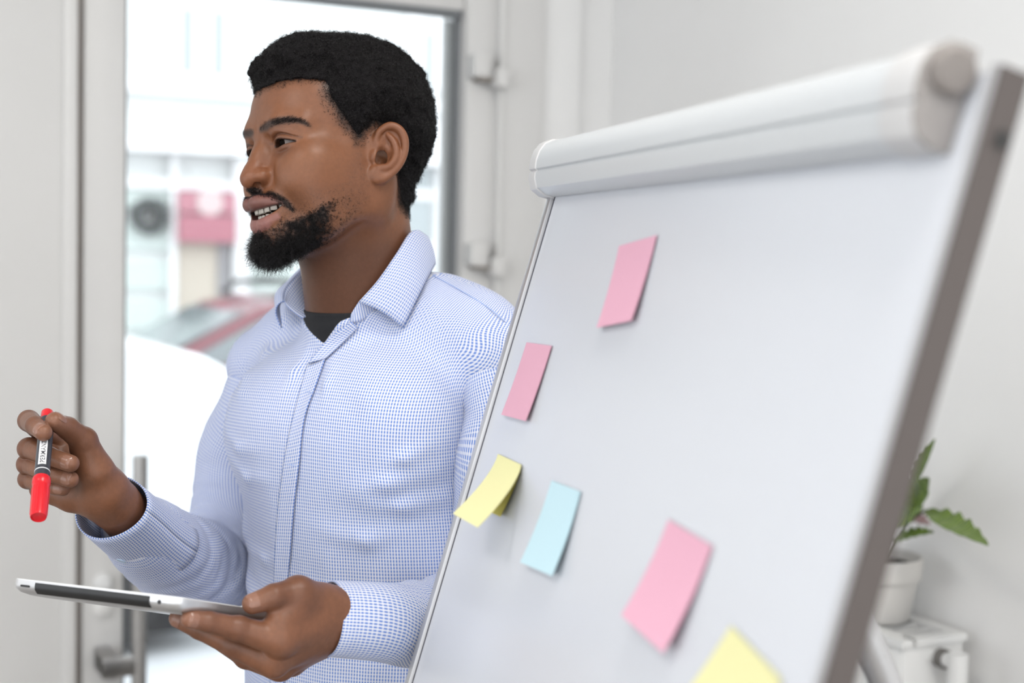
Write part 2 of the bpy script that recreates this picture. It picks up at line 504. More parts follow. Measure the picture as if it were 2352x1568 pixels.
for z, h, p in ((zl, 0.16, 0.28), (fpt(350, 215)[1], 0.12, 0.16), (zl - 0.35, 0.10, 0.10), (zl + 4.2, 0.18, 0.3)):
    part('cornice', M_STONE, FX0, FX1, z, z + h, 0, p)
for z0, z1 in ((zg + 0.02, zg + 0.30), (zg - 0.36, zg - 0.08), (zg - 0.74, zg - 0.46), (zg - 1.12, zg - 0.84), (zg + 0.42, zg + 0.68)):
    part('plaster_band', M_FACADE2, FX0, fpt(398, 600)[0], z0, z1, 0, 0.05)
    part('plaster_band', M_FACADE2, fpt(575, 600)[0], FX1, z0, z1, 0, 0.05)
def window(xc, zb, zt, w):
    f = part('window', M_STONE, xc - w / 2 - 0.14, xc + w / 2 + 0.14, zb - 0.14, zt + 0.14, 0, 0.06)
    hw = w / 2
    zm = zb + (zt - zb) * 0.72
    for x0, x1 in ((xc - hw, xc - 0.05), (xc + 0.05, xc + hw)):
        for a, b in ((zb, zm - 0.05), (zm + 0.05, zt)):
            MB().box(x0 + 0.05, x1 - 0.05, FT - 0.075, FT - 0.06, a + 0.03, b - 0.03, ROOM).build('pane', M_WINGLASS, f)
ww = abs(pitch_x) * 1.85
zb0 = wb; zt0 = wb + (wt - wb) * 1.55
for k in range(-3, 5):
    window(wx + k * 2.55, zb0, zt0, ww)
for k in (1, 2, 3):
    window(wx + k * 2.55, fpt(960, 560)[1], fpt(960, 560)[1] + 1.5, 0.9)
# shop door with red awning
ax0, ax1 = fpt(404, 500)[0], fpt(522, 500)[0]
az0, az1 = fpt(460, 556)[1], fpt(460, 442)[1]
part('shop_door', mat('beige_shop_door', (0.56, 0.50, 0.42), rough=0.6), ax0, ax1 - 0.12, SZ + 0.12, az0, 0, 0.08)
part('door_reveal', mat('grey_door_reveal', (0.30, 0.29, 0.30), rough=0.7), ax1 - 0.12, ax1, SZ + 0.12, az0, 0, 0.1)
aw = part('awning', mat('faded_red_awning', (0.46, 0.20, 0.24), rough=0.8), ax0 - 0.02, ax1 + 0.02, az0 + 0.28, az1, 0.02, 0.22)
MB().box(ax0 - 0.02, ax1 + 0.02, FT - 0.25, FT - 0.03, az0, az0 + 0.26, ROOM).build('valance', mat('red_valance', (0.42, 0.16, 0.20), rough=0.8), aw)
ec = ((ax0 + ax1) / 2 + 0.02, (az0 + az1) / 2 + 0.14)
MB().lathe([(0.13, 0.0), (0.13, 0.01), (0.0, 0.012)], 20, ROOM @ Matrix.Translation((ec[0], FT - 0.221, ec[1])) @ Matrix.Rotation(R(90), 4, 'X')).build('emblem', mat('pale_emblem', (0.62, 0.50, 0.50), rough=0.8), aw)
for x0, x1 in ((fpt(528, 600)[0], fpt(566, 600)[0]), (fpt(385, 600)[0], fpt(400, 600)[0]), (fpt(990, 500)[0], fpt(1030, 500)[0])):
    part('pilaster', M_STONE, x0, x1, SZ + 0.12, zl, 0, 0.14, bevel=0.02)
# wreath hung on the wall
wxx, wzz = fpt(336, 495)
wr = empty('wreath', ROOM @ Vector((wxx, FT - 0.06, wzz)), R(27), 'dark round wreath hanging on the pale house wall', 'wreath')
g = MB()
rw = fpt(372, 495)[0] - wxx
for k in range(90):
    a = random.uniform(0, 2 * math.pi); rr = rw * random.uniform(0.72, 1.0); b = random.uniform(0, 6.28)
    c = Vector((wxx + rr * math.cos(a), FT - 0.09 - random.uniform(0, 0.08), wzz + rr * math.sin(a)))
    dv = Vector((math.cos(b), random.uniform(-.4, .4), math.sin(b))) * 0.06
    g.tube([c - dv, c, c + dv], [0.008, 0.026, 0.004], 5, M=ROOM)
g.build('fir_twigs', mat('dark_fir_green', (0.07, 0.08, 0.08), rough=0.9), wr)['kind'] = 'stuff'
gb = MB(); n = 24
gb.tube([(wxx + rw * 0.78 * math.cos(2 * math.pi * k / n), FT - 0.05, wzz + rw * 0.78 * math.sin(2 * math.pi * k / n)) for k in range(n + 1)], 0.05, 8, M=ROOM)
gb.build('ring', mat('straw_ring', (0.12, 0.11, 0.10), rough=0.9), wr)

def car(name, label, front_x, t, facing, body_m, L, H, hood_h, rack=False, sill=0.30):
    """side profile pushed across the width; front at front_x looking along facing*x"""
    root = empty(name, ROOM @ Vector((front_x, t, SZ)), R(27), label, 'car')
    W = 1.75
    M = ROOM @ Matrix.Translation((front_x, t, SZ)) @ Matrix.Diagonal((facing, 1, 1, 1))
    low = [(-0.02, sill + 0.02), (0.0, 0.62), (-0.06, hood_h - 0.34), (-0.14, hood_h - 0.20), (-0.34, hood_h - 0.10), (-0.62, hood_h - 0.04), (-0.95, hood_h), (-L + 0.15, hood_h + 0.06), (-L + 0.02, hood_h - 0.1), (-L, 0.5), (-L + 0.06, sill)]
    b = MB().prism(low, 0.0, W, 1, M)
    bo = b.build('body', body_m, root, bevel=0.05, seg=3)
    cab = [(-0.95, hood_h - 0.02), (-1.75, H - 0.06), (-2.05, H), (-L + 0.75, H), (-L + 0.35, H - 0.1), (-L + 0.15, hood_h + 0.02)]
    MB().prism(cab, 0.10, W - 0.10, 1, M).build('cabin', body_m, root, bevel=0.06, seg=3)
    gl = mat(name + '_glass', (0.20, 0.23, 0.24), rough=0.08, spec=0.8)
    ws = [(-1.00, hood_h + 0.03), (-1.70, H - 0.09), (-1.66, H - 0.09), (-0.955, hood_h + 0.03)]
    MB().prism(ws, 0.2, W - 0.2, 1, M).build('windscreen', gl, root)
    for y0, y1 in ((0.085, 0.10), (W - 0.10, W - 0.085)):
        MB().prism([(-1.22, hood_h + 0.05), (-1.82, H - 0.10), (-2.5, H - 0.08), (-2.5, hood_h + 0.06)], y0, y1, 1, M).build('side_window', gl, root)
        MB().prism([(-2.58, hood_h + 0.06), (-2.58, H - 0.08), (-L + 0.8, H - 0.1), (-L + 0.5, hood_h + 0.08)], y0, y1, 1, M).build('side_window', gl, root)
    tyre = mat(name + '_tyre', (0.025, 0.025, 0.027), rough=0.8); rim = mat(name + '_rim', (0.45, 0.46, 0.47), rough=0.3, metal=1.0)
    for x in (-0.82, -L + 0.8):
        for y in (0.0, W - 0.2):
            Mw = M @ Matrix.Translation((x, y, 0.33)) @ Matrix.Rotation(R(-90), 4, 'X')
            w = MB().lathe([(0.20, -0.01), (0.31, -0.012), (0.33, 0.02), (0.33, 0.18), (0.31, 0.205), (0.20, 0.20)], 28, Mw).build('wheel', tyre, root, smooth=True)
            MB().lathe([(0.0, 0.01), (0.20, 0.0), (0.20, 0.19), (0.0, 0.18)], 20, Mw).build('rim', rim, w, smooth=True)
    MB().box(-0.06, 0.02, 0.1, 0.45, hood_h - 0.42, hood_h - 0.24, M).build('headlamp', mat(name + '_lamp', (0.8, 0.82, 0.84), rough=0.1), root, bevel=0.02)
    MB().box(-0.06, 0.02, W - 0.45, W - 0.1, hood_h - 0.42, hood_h - 0.24, M).build('headlamp', bpy.data.materials[name + '_lamp'], root, bevel=0.02)
    MB().box(-L + 0.3, -0.3, 0.08, W - 0.08, sill - 0.12, sill + 0.06, M).build('underbody', tyre, root)
    if rack:
        for y in (0.22, W - 0.22):
            MB().tube([(-1.9, y, H), (-2.0, y, H + 0.09), (-L + 0.8, y, H + 0.09), (-L + 0.7, y, H)], 0.022, 8, M=M).build('roof_rail', tyre, root, smooth=True)
        for x in (-2.2, -2.9):
            MB().tube([(x, 0.15, H + 0.11), (x, W - 0.15, H + 0.11)], 0.02, 8, M=M).build('rack_bar', tyre, root, smooth=True)
    return root
wcx = on_wall(640, 900, 3.0)[0]
car('white_car', 'white car parked close outside the glass door', wcx, 3.0, 1, mat('white_car_paint', (0.88, 0.89, 0.90), rough=0.15, spec=0.6), 4.3, 1.72, 1.38, sill=0.21)
rcx = on_wall(-40, 800, 6.2)[0]
car('red_car', 'dark red car with a roof rack parked across the street', rcx, 6.2, -1, mat('dark_red_car_paint', (0.20, 0.06, 0.075), rough=0.15, spec=0.6), 4.3, 1.40, 0.92, rack=True)

# ================================================================== radiator, pot and plant on the right-hand wall
# right wall frame: local x runs from the corner towards the camera, local y into the room (away from the wall)
RW = frame_matrix(CORNER, WN, -WE, (0, 0, 1))
def rw_hit(px, py, off):
    d = CAM_F + CAM_R * (px - 1176.0) / FPX + CAM_U * (784.0 - py) / FPX
    I = RW.inverted(); o = I @ Vector(CAM_P); q = I.to_3x3() @ Vector(d)
    t = (off - o.y) / q.y
    p = o + q * t
    return p.x, p.z
M_RAD = mat('radiator_enamel', (0.82, 0.82, 0.81), rough=0.3)
RD = 0.13       # depth of the radiator
rx1, rz1 = rw_hit(2068, 1470, 0.03 + RD)
RX0 = rx1 - 0.95
rad = empty('radiator', RW @ Vector((rx1, 0.09, 0.0)), 0, 'white panel radiator on the wall under the potted plant', 'radiator')
RZ0 = rz1 - 0.62
MB().box(RX0, rx1, 0.03 + RD - 0.022, 0.03 + RD, RZ0, rz1 - 0.012, RW).build('front_panel', M_RAD, rad, bevel=0.006)
MB().box(RX0, rx1, 0.03, 0.05, RZ0, rz1 - 0.012, RW).build('rear_panel', M_RAD, rad, bevel=0.006)
MB().box(rx1 - 0.010, rx1 + 0.004, 0.03, 0.03 + RD - 0.004, RZ0 + 0.01, rz1 - 0.006, RW).build('side_cover', M_RAD, rad, bevel=0.003)
MB().box(RX0, RX0 + 0.01, 0.03, 0.03 + RD - 0.004, RZ0 + 0.01, rz1 - 0.006, RW).build('side_cover', M_RAD, rad, bevel=0.003)
tg = MB().box(RX0 - 0.004, rx1 + 0.008, 0.026, 0.05, rz1 - 0.012, rz1, RW).box(RX0 - 0.004, rx1 + 0.008, 0.03 + RD - 0.026, 0.03 + RD + 0.004, rz1 - 0.012, rz1, RW)
tg.box(RX0 - 0.004, RX0 + 0.02, 0.05, 0.03 + RD - 0.02, rz1 - 0.012, rz1, RW).box(rx1 - 0.016, rx1 + 0.008, 0.05, 0.03 + RD - 0.02, rz1 - 0.012, rz1, RW)
tg.build('top_frame', M_RAD, rad)
n = 30
bars = MB()
x = RX0 + 0.02
while x < rx1 - 0.02:
    MB().box(x, x + 0.007, 0.05, 0.03 + RD - 0.022, rz1 - 0.016, rz1 - 0.004, RW).build('grille_bar', M_RAD, rad)
    x += 0.035
x = RX0 + 0.035
while x < rx1 - 0.03:
    MB().prism([(x, 0.03 + RD - 0.001), (x + 0.006, 0.03 + RD + 0.007), (x + 0.022, 0.03 + RD + 0.007), (x + 0.028, 0.03 + RD - 0.001)], RZ0 + 0.035, rz1 - 0.055, 2, RW).build('panel_rib', M_RAD, rad)
    x += 0.042
vx, vz = rw_hit(2150, 1506, 0.09)
val = MB().tube([(rx1 + 0.002, 0.09, vz), (rx1 + 0.055, 0.09, vz)], 0.012, 14, M=RW).build('valve_pipe', M_RAD, rad, smooth=True)
MB().tube([(rx1 + 0.016, 0.09, vz), (rx1 + 0.030, 0.09, vz)], 0.016, 14, M=RW).build('coupling_nut', mat('dark_brass_nut', (0.16, 0.15, 0.14), rough=0.5), val, smooth=True)
MB().tube([(rx1 + 0.055, 0.09, vz + 0.016), (rx1 + 0.055, 0.09, vz - 0.035)], 0.016, 16, M=RW).build('valve_body', M_RAD, rad, smooth=True)
MB().tube([(rx1 + 0.055, 0.09, vz - 0.035), (rx1 + 0.055, 0.09, vz - 0.05)], 0.012, 16, M=RW).build('pipe_nut', bpy.data.materials['dark_brass_nut'], rad, smooth=True)
MB().tube([(rx1 + 0.055, 0.09, vz - 0.05), (rx1 + 0.055, 0.09, 0.001)], 0.009, 14, M=RW).build('pipe', M_RAD, rad, smooth=True)

# pot
pr_x, _ = rw_hit(2092, 1305, 0.095)
POT_R = 0.068
pcx = pr_x - POT_R * 1.02
PM = RW @ Matrix.Translation((pcx, 0.095, rz1))
pot = empty('potted_plant', PM @ Vector((0, 0, 0)), 0, 'green patterned houseplant in a white pot on the radiator', 'plant')
ph = 0.108
MB().lathe([(0.0, 0.0), (0.046, 0.0), (0.048, 0.004), (0.0605, ph * 0.66), (0.0605, ph * 0.665), (0.0655, ph * 0.67), (0.068, ph * 0.98), (0.067, ph), (0.0635, ph), (0.060, ph * 0.80), (0.0, ph * 0.80)], 40, PM).build('pot', mat('white_glazed_pot', (0.66, 0.64, 0.61), rough=0.45), pot, smooth=True)
MB().lathe([(0.061, ph * 0.82), (0.050, ph * 0.88), (0.0, ph * 0.90)], 24, PM).build('soil', mat('dark_soil', (0.025, 0.02, 0.016), rough=0.95, bump=0.6, bscale=300), pot, smooth=True)
def leaf_material():
    m = bpy.data.materials.new('patterned_leaf'); m.use_nodes = True
    nt = m.node_tree; N = nt.nodes; L = nt.links; b = N['Principled BSDF']
    uv = N.new('ShaderNodeUVMap'); uv.uv_map = 'UVMap'
    w = N.new('ShaderNodeTexWave'); w.inputs['Scale'].default_value = 2.1; w.inputs['Distortion'].default_value = 2.5; w.inputs['Detail'].default_value = 2
    mp = N.new('ShaderNodeMapping'); mp.inputs['Scale'].default_value = (0.8, 0.5, 1)
    L.new(uv.outputs['UV'], mp.inputs['Vector']); L.new(mp.outputs['Vector'], w.inputs['Vector'])
    cr = N.new('ShaderNodeValToRGB')
    cr.color_ramp.elements[0].color = (0.020, 0.060, 0.016, 1); cr.color_ramp.elements[0].position = 0.35
    cr.color_ramp.elements[1].color = (0.24, 0.34, 0.05, 1); cr.color_ramp.elements[1].position = 0.62
    L.new(w.outputs['Fac'], cr.inputs['Fac']); L.new(cr.outputs['Color'], b.inputs['Base Color'])
    b.inputs['Roughness'].default_value = 0.4
    return m
M_LEAF = leaf_material()
M_STALK = mat('leaf_stalk', (0.10, 0.12, 0.05), rough=0.5)
def leaf(base, mid, tip, width, roll=0.0):
    base, mid, tip = (np.asarray(q, float) for q in (base, mid, tip))
    n, m = 22, 7
    V = []; UV = []
    for i in range(n + 1):
        t = i / n
        p = (1 - t) ** 2 * base + 2 * t * (1 - t) * mid + t * t * tip
        tg = 2 * (1 - t) * (mid - base) + 2 * t * (tip - mid); tg /= np.linalg.norm(tg)
        sd = np.cross(tg, np.array([0, 0, 1.0])); sd /= max(np.linalg.norm(sd), 1e-6); nm = np.cross(sd, tg)
        vd = CAM_P - p; vd /= np.linalg.norm(vd)
        vd = vd * math.cos(roll) + np.array([0, 0, 1.0]) * math.sin(roll)
        sd = np.cross(tg, vd); sd /= np.linalg.norm(sd); nm = np.cross(sd, tg)
        if nm @ vd < 0: nm = -nm
        w = width * (math.sin(math.pi * min(1, t * 0.97 + 0.02)) ** 0.75) * (1.05 - 0.45 * t)
        for j in range(m):
            u = j / (m - 1) * 2 - 1
            wave = 0.22 * w * abs(u) * math.sin(i * 1.6)
            V.append(p + sd * (u * w * (1 + 0.13 * math.sin(i * 1.6))) + nm * (wave - 0.18 * w * (1 - abs(u)) * 0 + 0.22 * w * abs(u)))
            UV.append((t * 6.0, abs(u) * 1.2 + t * 2))
    V = np.array(V)
    N_ = len(V)
    th = np.array([0, 0, -0.0006])
    i = np.arange((n + 1) * m).reshape(n + 1, m)
    F = np.stack([i[:-1, :-1], i[:-1, 1:], i[1:, 1:], i[1:, :-1]], -1).reshape(-1, 4)
    F2 = np.concatenate([F, F[:, ::-1] + N_])
    o = link('leaf', np_mesh('leaf', np.concatenate([V, V + th]), F2, UV=np.array(UV + UV)), M_LEAF, pot, True)
    return o
def rp(px, py, off):
    x, z = rw_hit(px, py, off)
    return np.array(RW @ Vector((x, off, z)))
crown = np.array(PM @ Vector((0, 0, ph * 0.85)))
for bpx, mpx, tpx, o0, o1, wd in [
        ((2085, 1115), (2115, 1060), (2148, 1008), 0.10, 0.12, 0.014),
        ((2062, 1192), (2108, 1158), (2134, 1098), 0.12, 0.17, 0.042),
        ((2040, 1190), (2075, 1140), (2096, 1108), 0.09, 0.13, 0.034),
        ((2128, 1172), (2200, 1202), (2270, 1252), 0.14, 0.20, 0.021),
        ((2050, 1240), (2095, 1220), (2145, 1222), 0.13, 0.16, 0.014),
        ((2062, 1195), (2085, 1150), (2080, 1095), 0.13, 0.18, 0.024),
        ((1990, 1150), (1960, 1060), (1930, 1010), 0.12, 0.16, 0.028),
        ((1975, 1180), (1930, 1150), (1890, 1180), 0.12, 0.18, 0.028),
        ((2020, 1150), (2030, 1060), (2010, 1000), 0.08, 0.08, 0.028)]:
    b = rp(*bpx, o0); mdl = rp(*mpx, (o0 + o1) / 2); tp = rp(*tpx, o1)
    lf = leaf(b, mdl, tp, wd, 0.5)
    c2 = (crown + b) / 2 + np.array([0, 0, 0.035])
    pts = [tuple((1 - t) ** 2 * crown + 2 * t * (1 - t) * c2 + t * t * b) for t in np.linspace(0, 1, 8)]
    MB().tube(pts, 0.0022, 6).build('stalk', M_STALK, lf, smooth=True)
# the mauve underside of one leaf that hangs behind
und = leaf(rp(2050, 1195, 0.06), rp(2090, 1180, 0.06), rp(2135, 1205, 0.05), 0.026, 1.2)
und.data.materials[0] = mat('mauve_leaf_underside', (0.30, 0.19, 0.19), rough=0.6)
und['label'] = 'mauve underside of a turned leaf'

# ================================================================== flip chart board with its clamp bar
BA, BLEAN, BW = R(74.234), R(15.7285), 0.680
BT = np.array([0.03313, 1.33003, 1.60490])                        # on the board face, left edge, at the lower edge of the bar
BU = np.array([math.cos(BA), -math.sin(BA), 0.0])                 # along the bar, left to right
BNh = np.array([-math.sin(BA), -math.cos(BA), 0.0])
BD = -np.array([0, 0, 1.0]) * math.cos(BLEAN) + BNh * math.sin(BLEAN)   # down the board
BN = np.cross(BU, BD); BN = BN / np.linalg.norm(BN)
if BN @ BNh < 0: BN = -BN
BM = frame_matrix(BT, BU, BN, -BD)        # local x along, y out of the face, z up the board
BMI = BM.inverted()
def on_board(px, py, off=0.0):
    d = CAM_F + CAM_R * (px - 1176.0) / FPX + CAM_U * (784.0 - py) / FPX
    o = BMI @ Vector(CAM_P); q = BMI.to_3x3() @ Vector(d)
    t = (off - o.y) / q.y
    p = o + q * t
    return p.x, p.z
def board_face():
    m = mat('whiteboard_enamel', (0.66, 0.68, 0.725), rough=0.24, spec=0.5)
    nt = m.node_tree; N = nt.nodes; L = nt.links; b = N['Principled BSDF']
    tc = N.new('ShaderNodeTexCoord')
    n = N.new('ShaderNodeTexNoise'); n.inputs['Scale'].default_value = 5; n.inputs['Detail'].default_value = 4
    L.new(tc.outputs['Object'], n.inputs['Vector'])
    mr = N.new('ShaderNodeMapRange'); mr.inputs['To Min'].default_value = 0.265; mr.inputs['To Max'].default_value = 0.275
    L.new(n.outputs['Fac'], mr.inputs['Value']); L.new(mr.outputs['Result'], b.inputs['Roughness'])
    return m
M_BOARD = board_face()
M_RAIL = mat('silver_anodised_rail', (0.56, 0.56, 0.57), rough=0.35, metal=0.6)
M_RAILSHADE = mat('grey_brown_edge', (0.105, 0.088, 0.082), rough=0.6)  # shade of the side turned from the window, put into its colour
M_BAR = mat('light_grey_bar', (0.62, 0.64, 0.655), rough=0.35, spec=0.4)
M_CAP = mat('light_grey_cap', (0.62, 0.615, 0.615), rough=0.45)
M_CAPD = mat('grey_knob', (0.24, 0.215, 0.20), rough=0.6)
BH = 0.98       # board below the bar
BTK = 0.016
foot = BM @ Vector((BW / 2, -0.3, -BH))
chart = empty('flip_chart', (foot.x, foot.y, 0.0), 0, 'white flip chart easel with a grey clamp bar and sticky notes', 'flip chart')
MB().box(0.012, BW - 0.004, -BTK + 0.002, 0.0, -BH, 0.040, BM).build('board', M_BOARD, chart)
MB().box(-0.001, 0.012, -BTK, 0.004, -BH - 0.01, 0.050, BM).build('side_rail', M_RAIL, chart, bevel=0.0025)
MB().box(0.0125, 0.0140, -BTK, 0.0006, -BH, 0.050, BM).build('rail_seam', mat('dark_seam', (0.10, 0.10, 0.12), rough=0.7), chart)
MB().box(BW - 0.004, BW + 0.0, -BTK, 0.003, -BH - 0.01, 0.042, BM).build('side_rail', M_RAIL, chart)
MB().box(BW, BW + 0.002, -BTK + 0.001, 0.001, -BH - 0.01, 0.042, BM).build('rail_edge', M_RAILSHADE, chart)
MB().box(BW + 0.001, BW + 0.004, -0.012, -0.006, 0.004, 0.012, BM).build('screw', mat('dark_screw', (0.03, 0.03, 0.03), rough=0.5), chart)
MB().box(0.0, BW, -BTK, 0.002, -BH - 0.014, -BH, BM).build('bottom_rail', M_RAIL, chart, bevel=0.002)
# clamp bar: rounded profile (y out of the board, z up the board)
BARP = [(0.001, 0.001), (0.010, 0.0005), (0.019, 0.004), (0.0235, 0.012), (0.0245, 0.0175), (0.0230, 0.0185), (0.0230, 0.0195), (0.0255, 0.0205), (0.0268, 0.028), (0.0262, 0.037), (0.0230, 0.045), (0.0170, 0.050), (0.010, 0.0515), (0.001, 0.051)]
def prof(sc, off): return [(p * sc + off[0], q * sc + off[1]) for p, q in BARP]
MB().prism(BARP, 0.012, BW - 0.055, 0, BM).build('clamp_bar', M_BAR, chart, smooth=True)
def cap(x0, x1, m=None, name='end_cap'):
    P = [((p - 0.012) * 1.06 + 0.0122, (q - 0.0257) * 1.06 + 0.0257) for p, q in BARP]
    return MB().prism(P, x0, x1, 0, BM).build(name, m or M_CAP, chart, bevel=0.0035, seg=3)
cap(-0.006, 0.013)
cap(BW - 0.057, BW - 0.026)
cr_ = cap(BW - 0.0262, BW - 0.0225, mat('grey_cap_end', (0.34, 0.315, 0.30), rough=0.6))
KM = BM @ Matrix.Translation((BW - 0.0225, 0.0135, 0.037)) @ Matrix.Rotation(R(90), 4, 'Y')
MB().lathe([(0.0, 0.0), (0.0118, 0.0), (0.0122, 0.006), (0.010, 0.008), (0.0, 0.0082)], 28, KM).build('knob', M_CAPD, cr_, smooth=True)
# easel legs and pen tray, below and behind the board
for x in (0.06, BW - 0.06):
    a = BM @ Vector((x, -BTK - 0.014, 0.0)); b = BM @ Vector((x, -BTK - 0.014, -BH - 0.1))
    d = (b - a).normalized(); k = a.z / -d.z
    MB().tube([a, a + d * (k - 0.002)], 0.012, 14).build('leg', M_RAIL, chart, smooth=True)
rl = BM @ Vector((BW / 2, -BTK - 0.02, -0.06))
e = Vector(rl) - Vector(BNh) * 0.75
MB().tube([rl, (e.x, e.y, 0.012)], 0.012, 14).build('leg', M_RAIL, chart, smooth=True)
MB().box(0.05, BW - 0.05, 0.0, 0.055, -BH - 0.026, -BH - 0.014, BM).build('pen_tray', M_RAIL, chart, bevel=0.003)

# ------------------------------------------------------------------ sticky notes
M_PINK = mat('pink_paper', (0.76, 0.42, 0.53), rough=0.85, spec=0.2)
M_YELLOW = mat('yellow_paper', (0.80, 0.77, 0.42), rough=0.85, spec=0.2)
M_BLUE = mat('blue_paper', (0.56, 0.76, 0.83), rough=0.85, spec=0.2)
def note(label, quad, m, lift, group='sticky notes on the flip chart', bend=2.0, side=0.0, parent=None, name='sticky_note'):
    """quad: four pixels tl, tr, br, bl where the note meets the board's plane; lift raises the lower edge off it"""
    c = [np.array(on_board(*q)) for q in quad]
    n, mm = 14, 8
    V = []
    for i in range(n + 1):
        v = i / n
        for j in range(mm + 1):
            u = j / mm
            p = (c[0] * (1 - u) + c[1] * u) * (1 - v) + (c[3] * (1 - u) + c[2] * u) * v
            y = 0.0012 + lift * v ** bend + side * u * u * (0.3 + 0.7 * v)
            V.append(BM @ Vector((p[0], y, p[1])))
    V = np.array([tuple(q) for q in V])
    th = np.array(BN) * 0.0004
    i = np.arange((n + 1) * (mm + 1)).reshape(n + 1, mm + 1)
    F = np.stack([i[:-1, :-1], i[:-1, 1:], i[1:, 1:], i[1:, :-1]], -1).reshape(-1, 4)
    o = link(name, np_mesh(name, np.concatenate([V + th, V]), np.concatenate([F, F[:, ::-1] + len(V)])), m, None, True)
    return tag(o, label, 'sticky note', group)
note('pink sticky note highest on the whiteboard, below the bar', [(1426, 566), (1513, 541), (1466, 741), (1385, 757)], M_PINK, 0.004)
note('small pink sticky note beside the left rail of the whiteboard', [(1213, 787), (1271, 795), (1219, 970), (1162, 955)], M_PINK, 0.003)
note('pale blue sticky note in the middle of the whiteboard', [(1271, 1104), (1338, 1130), (1290, 1328), (1215, 1296)], M_BLUE, 0.006)
note('large pink sticky note low on the whiteboard', [(1540, 1194), (1641, 1255), (1557, 1508), (1458, 1420)], M_PINK, 0.008)
note('lowest yellow sticky note, to the right of the large pink one', [(1684, 1438), (1800, 1560), (1740, 1760), (1560, 1640)], M_YELLOW, 0.004)
# the curled yellow note stands off the board: built from its own surface
def curled():
    tl = np.array(on_board(1147, 1043)); tr = np.array(on_board(1201, 1068))
    rows = []
    for i in range(19):
        v = i / 18
        rows.append(v)
    # lower edge in space, lifted from the board towards the man
    bl = on_board(1044, 1180, 0.040); br = on_board(1101, 1212, 0.040)
    V = []
    for v in rows:
        for j in range(9):
            u = j / 8
            top = tl * (1 - u) + tr * u
            bot = np.array(bl) * (1 - u) + np.array(br) * u
            w = v
            p = top * (1 - w) + bot * w
            y = 0.0012 + 0.040 * (v ** 1.35)
            V.append(BM @ Vector((p[0], y, p[1])))
    V = np.array([tuple(q) for q in V])
    i = np.arange(19 * 9).reshape(19, 9)
    F = np.stack([i[:-1, :-1], i[:-1, 1:], i[1:, 1:], i[1:, :-1]], -1).reshape(-1, 4)
    o = link('sticky_note', np_mesh('sticky_note', np.concatenate([V + np.array(BN) * 0.0004, V]), np.concatenate([F, F[:, ::-1] + len(V)])), M_YELLOW, None, True)
    tag(o, 'yellow sticky note curling off the left rail of the whiteboard', 'sticky note', 'sticky notes on the flip chart')
curled()
note('yellow sticky note lying flat beneath the curled yellow one', [(1160, 1062), (1199, 1082), (1163, 1190), (1120, 1170)], mat('deep_yellow_paper', (0.74, 0.66, 0.16), rough=0.85), 0.004)  # flat sheet of deeper yellow under the curl
HEAD_H, HAIR_H, HAND_H, SHIRT_H = 1.15, 2.2, 1.1, 3.0

# ================================================================== the man: head (millimetres, X his left, -Y forward, Z up)
HO = np.array([-0.1928, 1.5207, 1.6427]); HR = rotm(R(-50), R(1.58), R(-8.35)); HS = 0.985e-3
def h2w(p): return (np.asarray(p, float) * HS) @ HR.T + HO
def w2h(w): return ((np.asarray(w, float) - HO) @ HR) / HS

class Sculpt:
    def __init__(s, P): s.P = P; s.d = np.full(len(P), 1e3, P.dtype)
    def _m(s, c, r):
        q = np.abs(s.P - np.asarray(c, F32))
        return np.nonzero((q < r).all(1))[0]
    def add(s, d, k=8.0): s.d = smin(s.d, d, k)
    def ell(s, c, r, k=6.0, Rm=None, sub=False):
        m = s._m(c, np.max(r) + 2.2 * k + 4)
        if len(m):
            e = ell(s.P[m], c, r, Rm)
            s.d[m] = smax(s.d[m], -e, k) if sub else smin(s.d[m], e, k)
    def chain(s, pts, rad, k=4.0, kk=2.0, sub=False):
        pts = np.asarray(pts, float)
        c = (pts.min(0) + pts.max(0)) / 2
        m = s._m(c, (pts.max(0) - pts.min(0)) / 2 + max(rad) + 2.2 * k + 4)
        if len(m):
            e = chain(s.P[m], pts, rad, kk)
            s.d[m] = smax(s.d[m], -e, k) if sub else smin(s.d[m], e, k)
    def bump(s, c, sg, a):
        """push the surface out by a (mm) around c"""
        m = s._m(c, 3.2 * np.max(sg))
        if len(m): s.d[m] -= a * gauss(s.P[m], c, sg)

EYE_C = np.array([31.5, -70.5, 16.5]); EYE_R = 12.2
_lt, _ = crv([(-1, 14.0, 13.5), (-0.82, 17.4, 12.5), (-0.4, 19.2, 12.6), (0, 18.9, 13.1), (0.4, 17.6, 13.5), (0.75, 16.0, 13.9), (1.0, 14.5, 14.1)], np.zeros(7), 6)
_cr, _ = crv([(-1.15, 17.5, 0), (-0.9, 20.8, 0), (-0.4, 23.8, 0), (0.05, 24.6, 0), (0.5, 22.8, 0), (0.95, 19.4, 0), (1.4, 16.8, 0)], np.zeros(7), 6)
def lid_curves(ax):
    t = (ax - 33.0) / 15.0
    tc = np.clip(t, -1, 1)
    return tc, np.interp(tc, _lt[:, 0], _lt[:, 1]), np.interp(tc, _lt[:, 0], _lt[:, 2])
def lid_crease(ax): return np.interp((ax - 33.0) / 15.0, _cr[:, 0], _cr[:, 1])

EV = np.array([0.04, 0.24, 0.97]); EV /= np.linalg.norm(EV)
EU = np.array([0.46, 0.86, -0.20]); EU -= EV * (EU @ EV); EU /= np.linalg.norm(EU)
EW = np.cross(EU, EV) * 1.0
if EW[0] < 0: EW = -EW
EO = np.array([77.0, 13.0, -2.0])

NECK_TOP = np.array([0.0, 22.0, -25.0])
NECK_BOT = w2h(at(846, 742, 1.575))

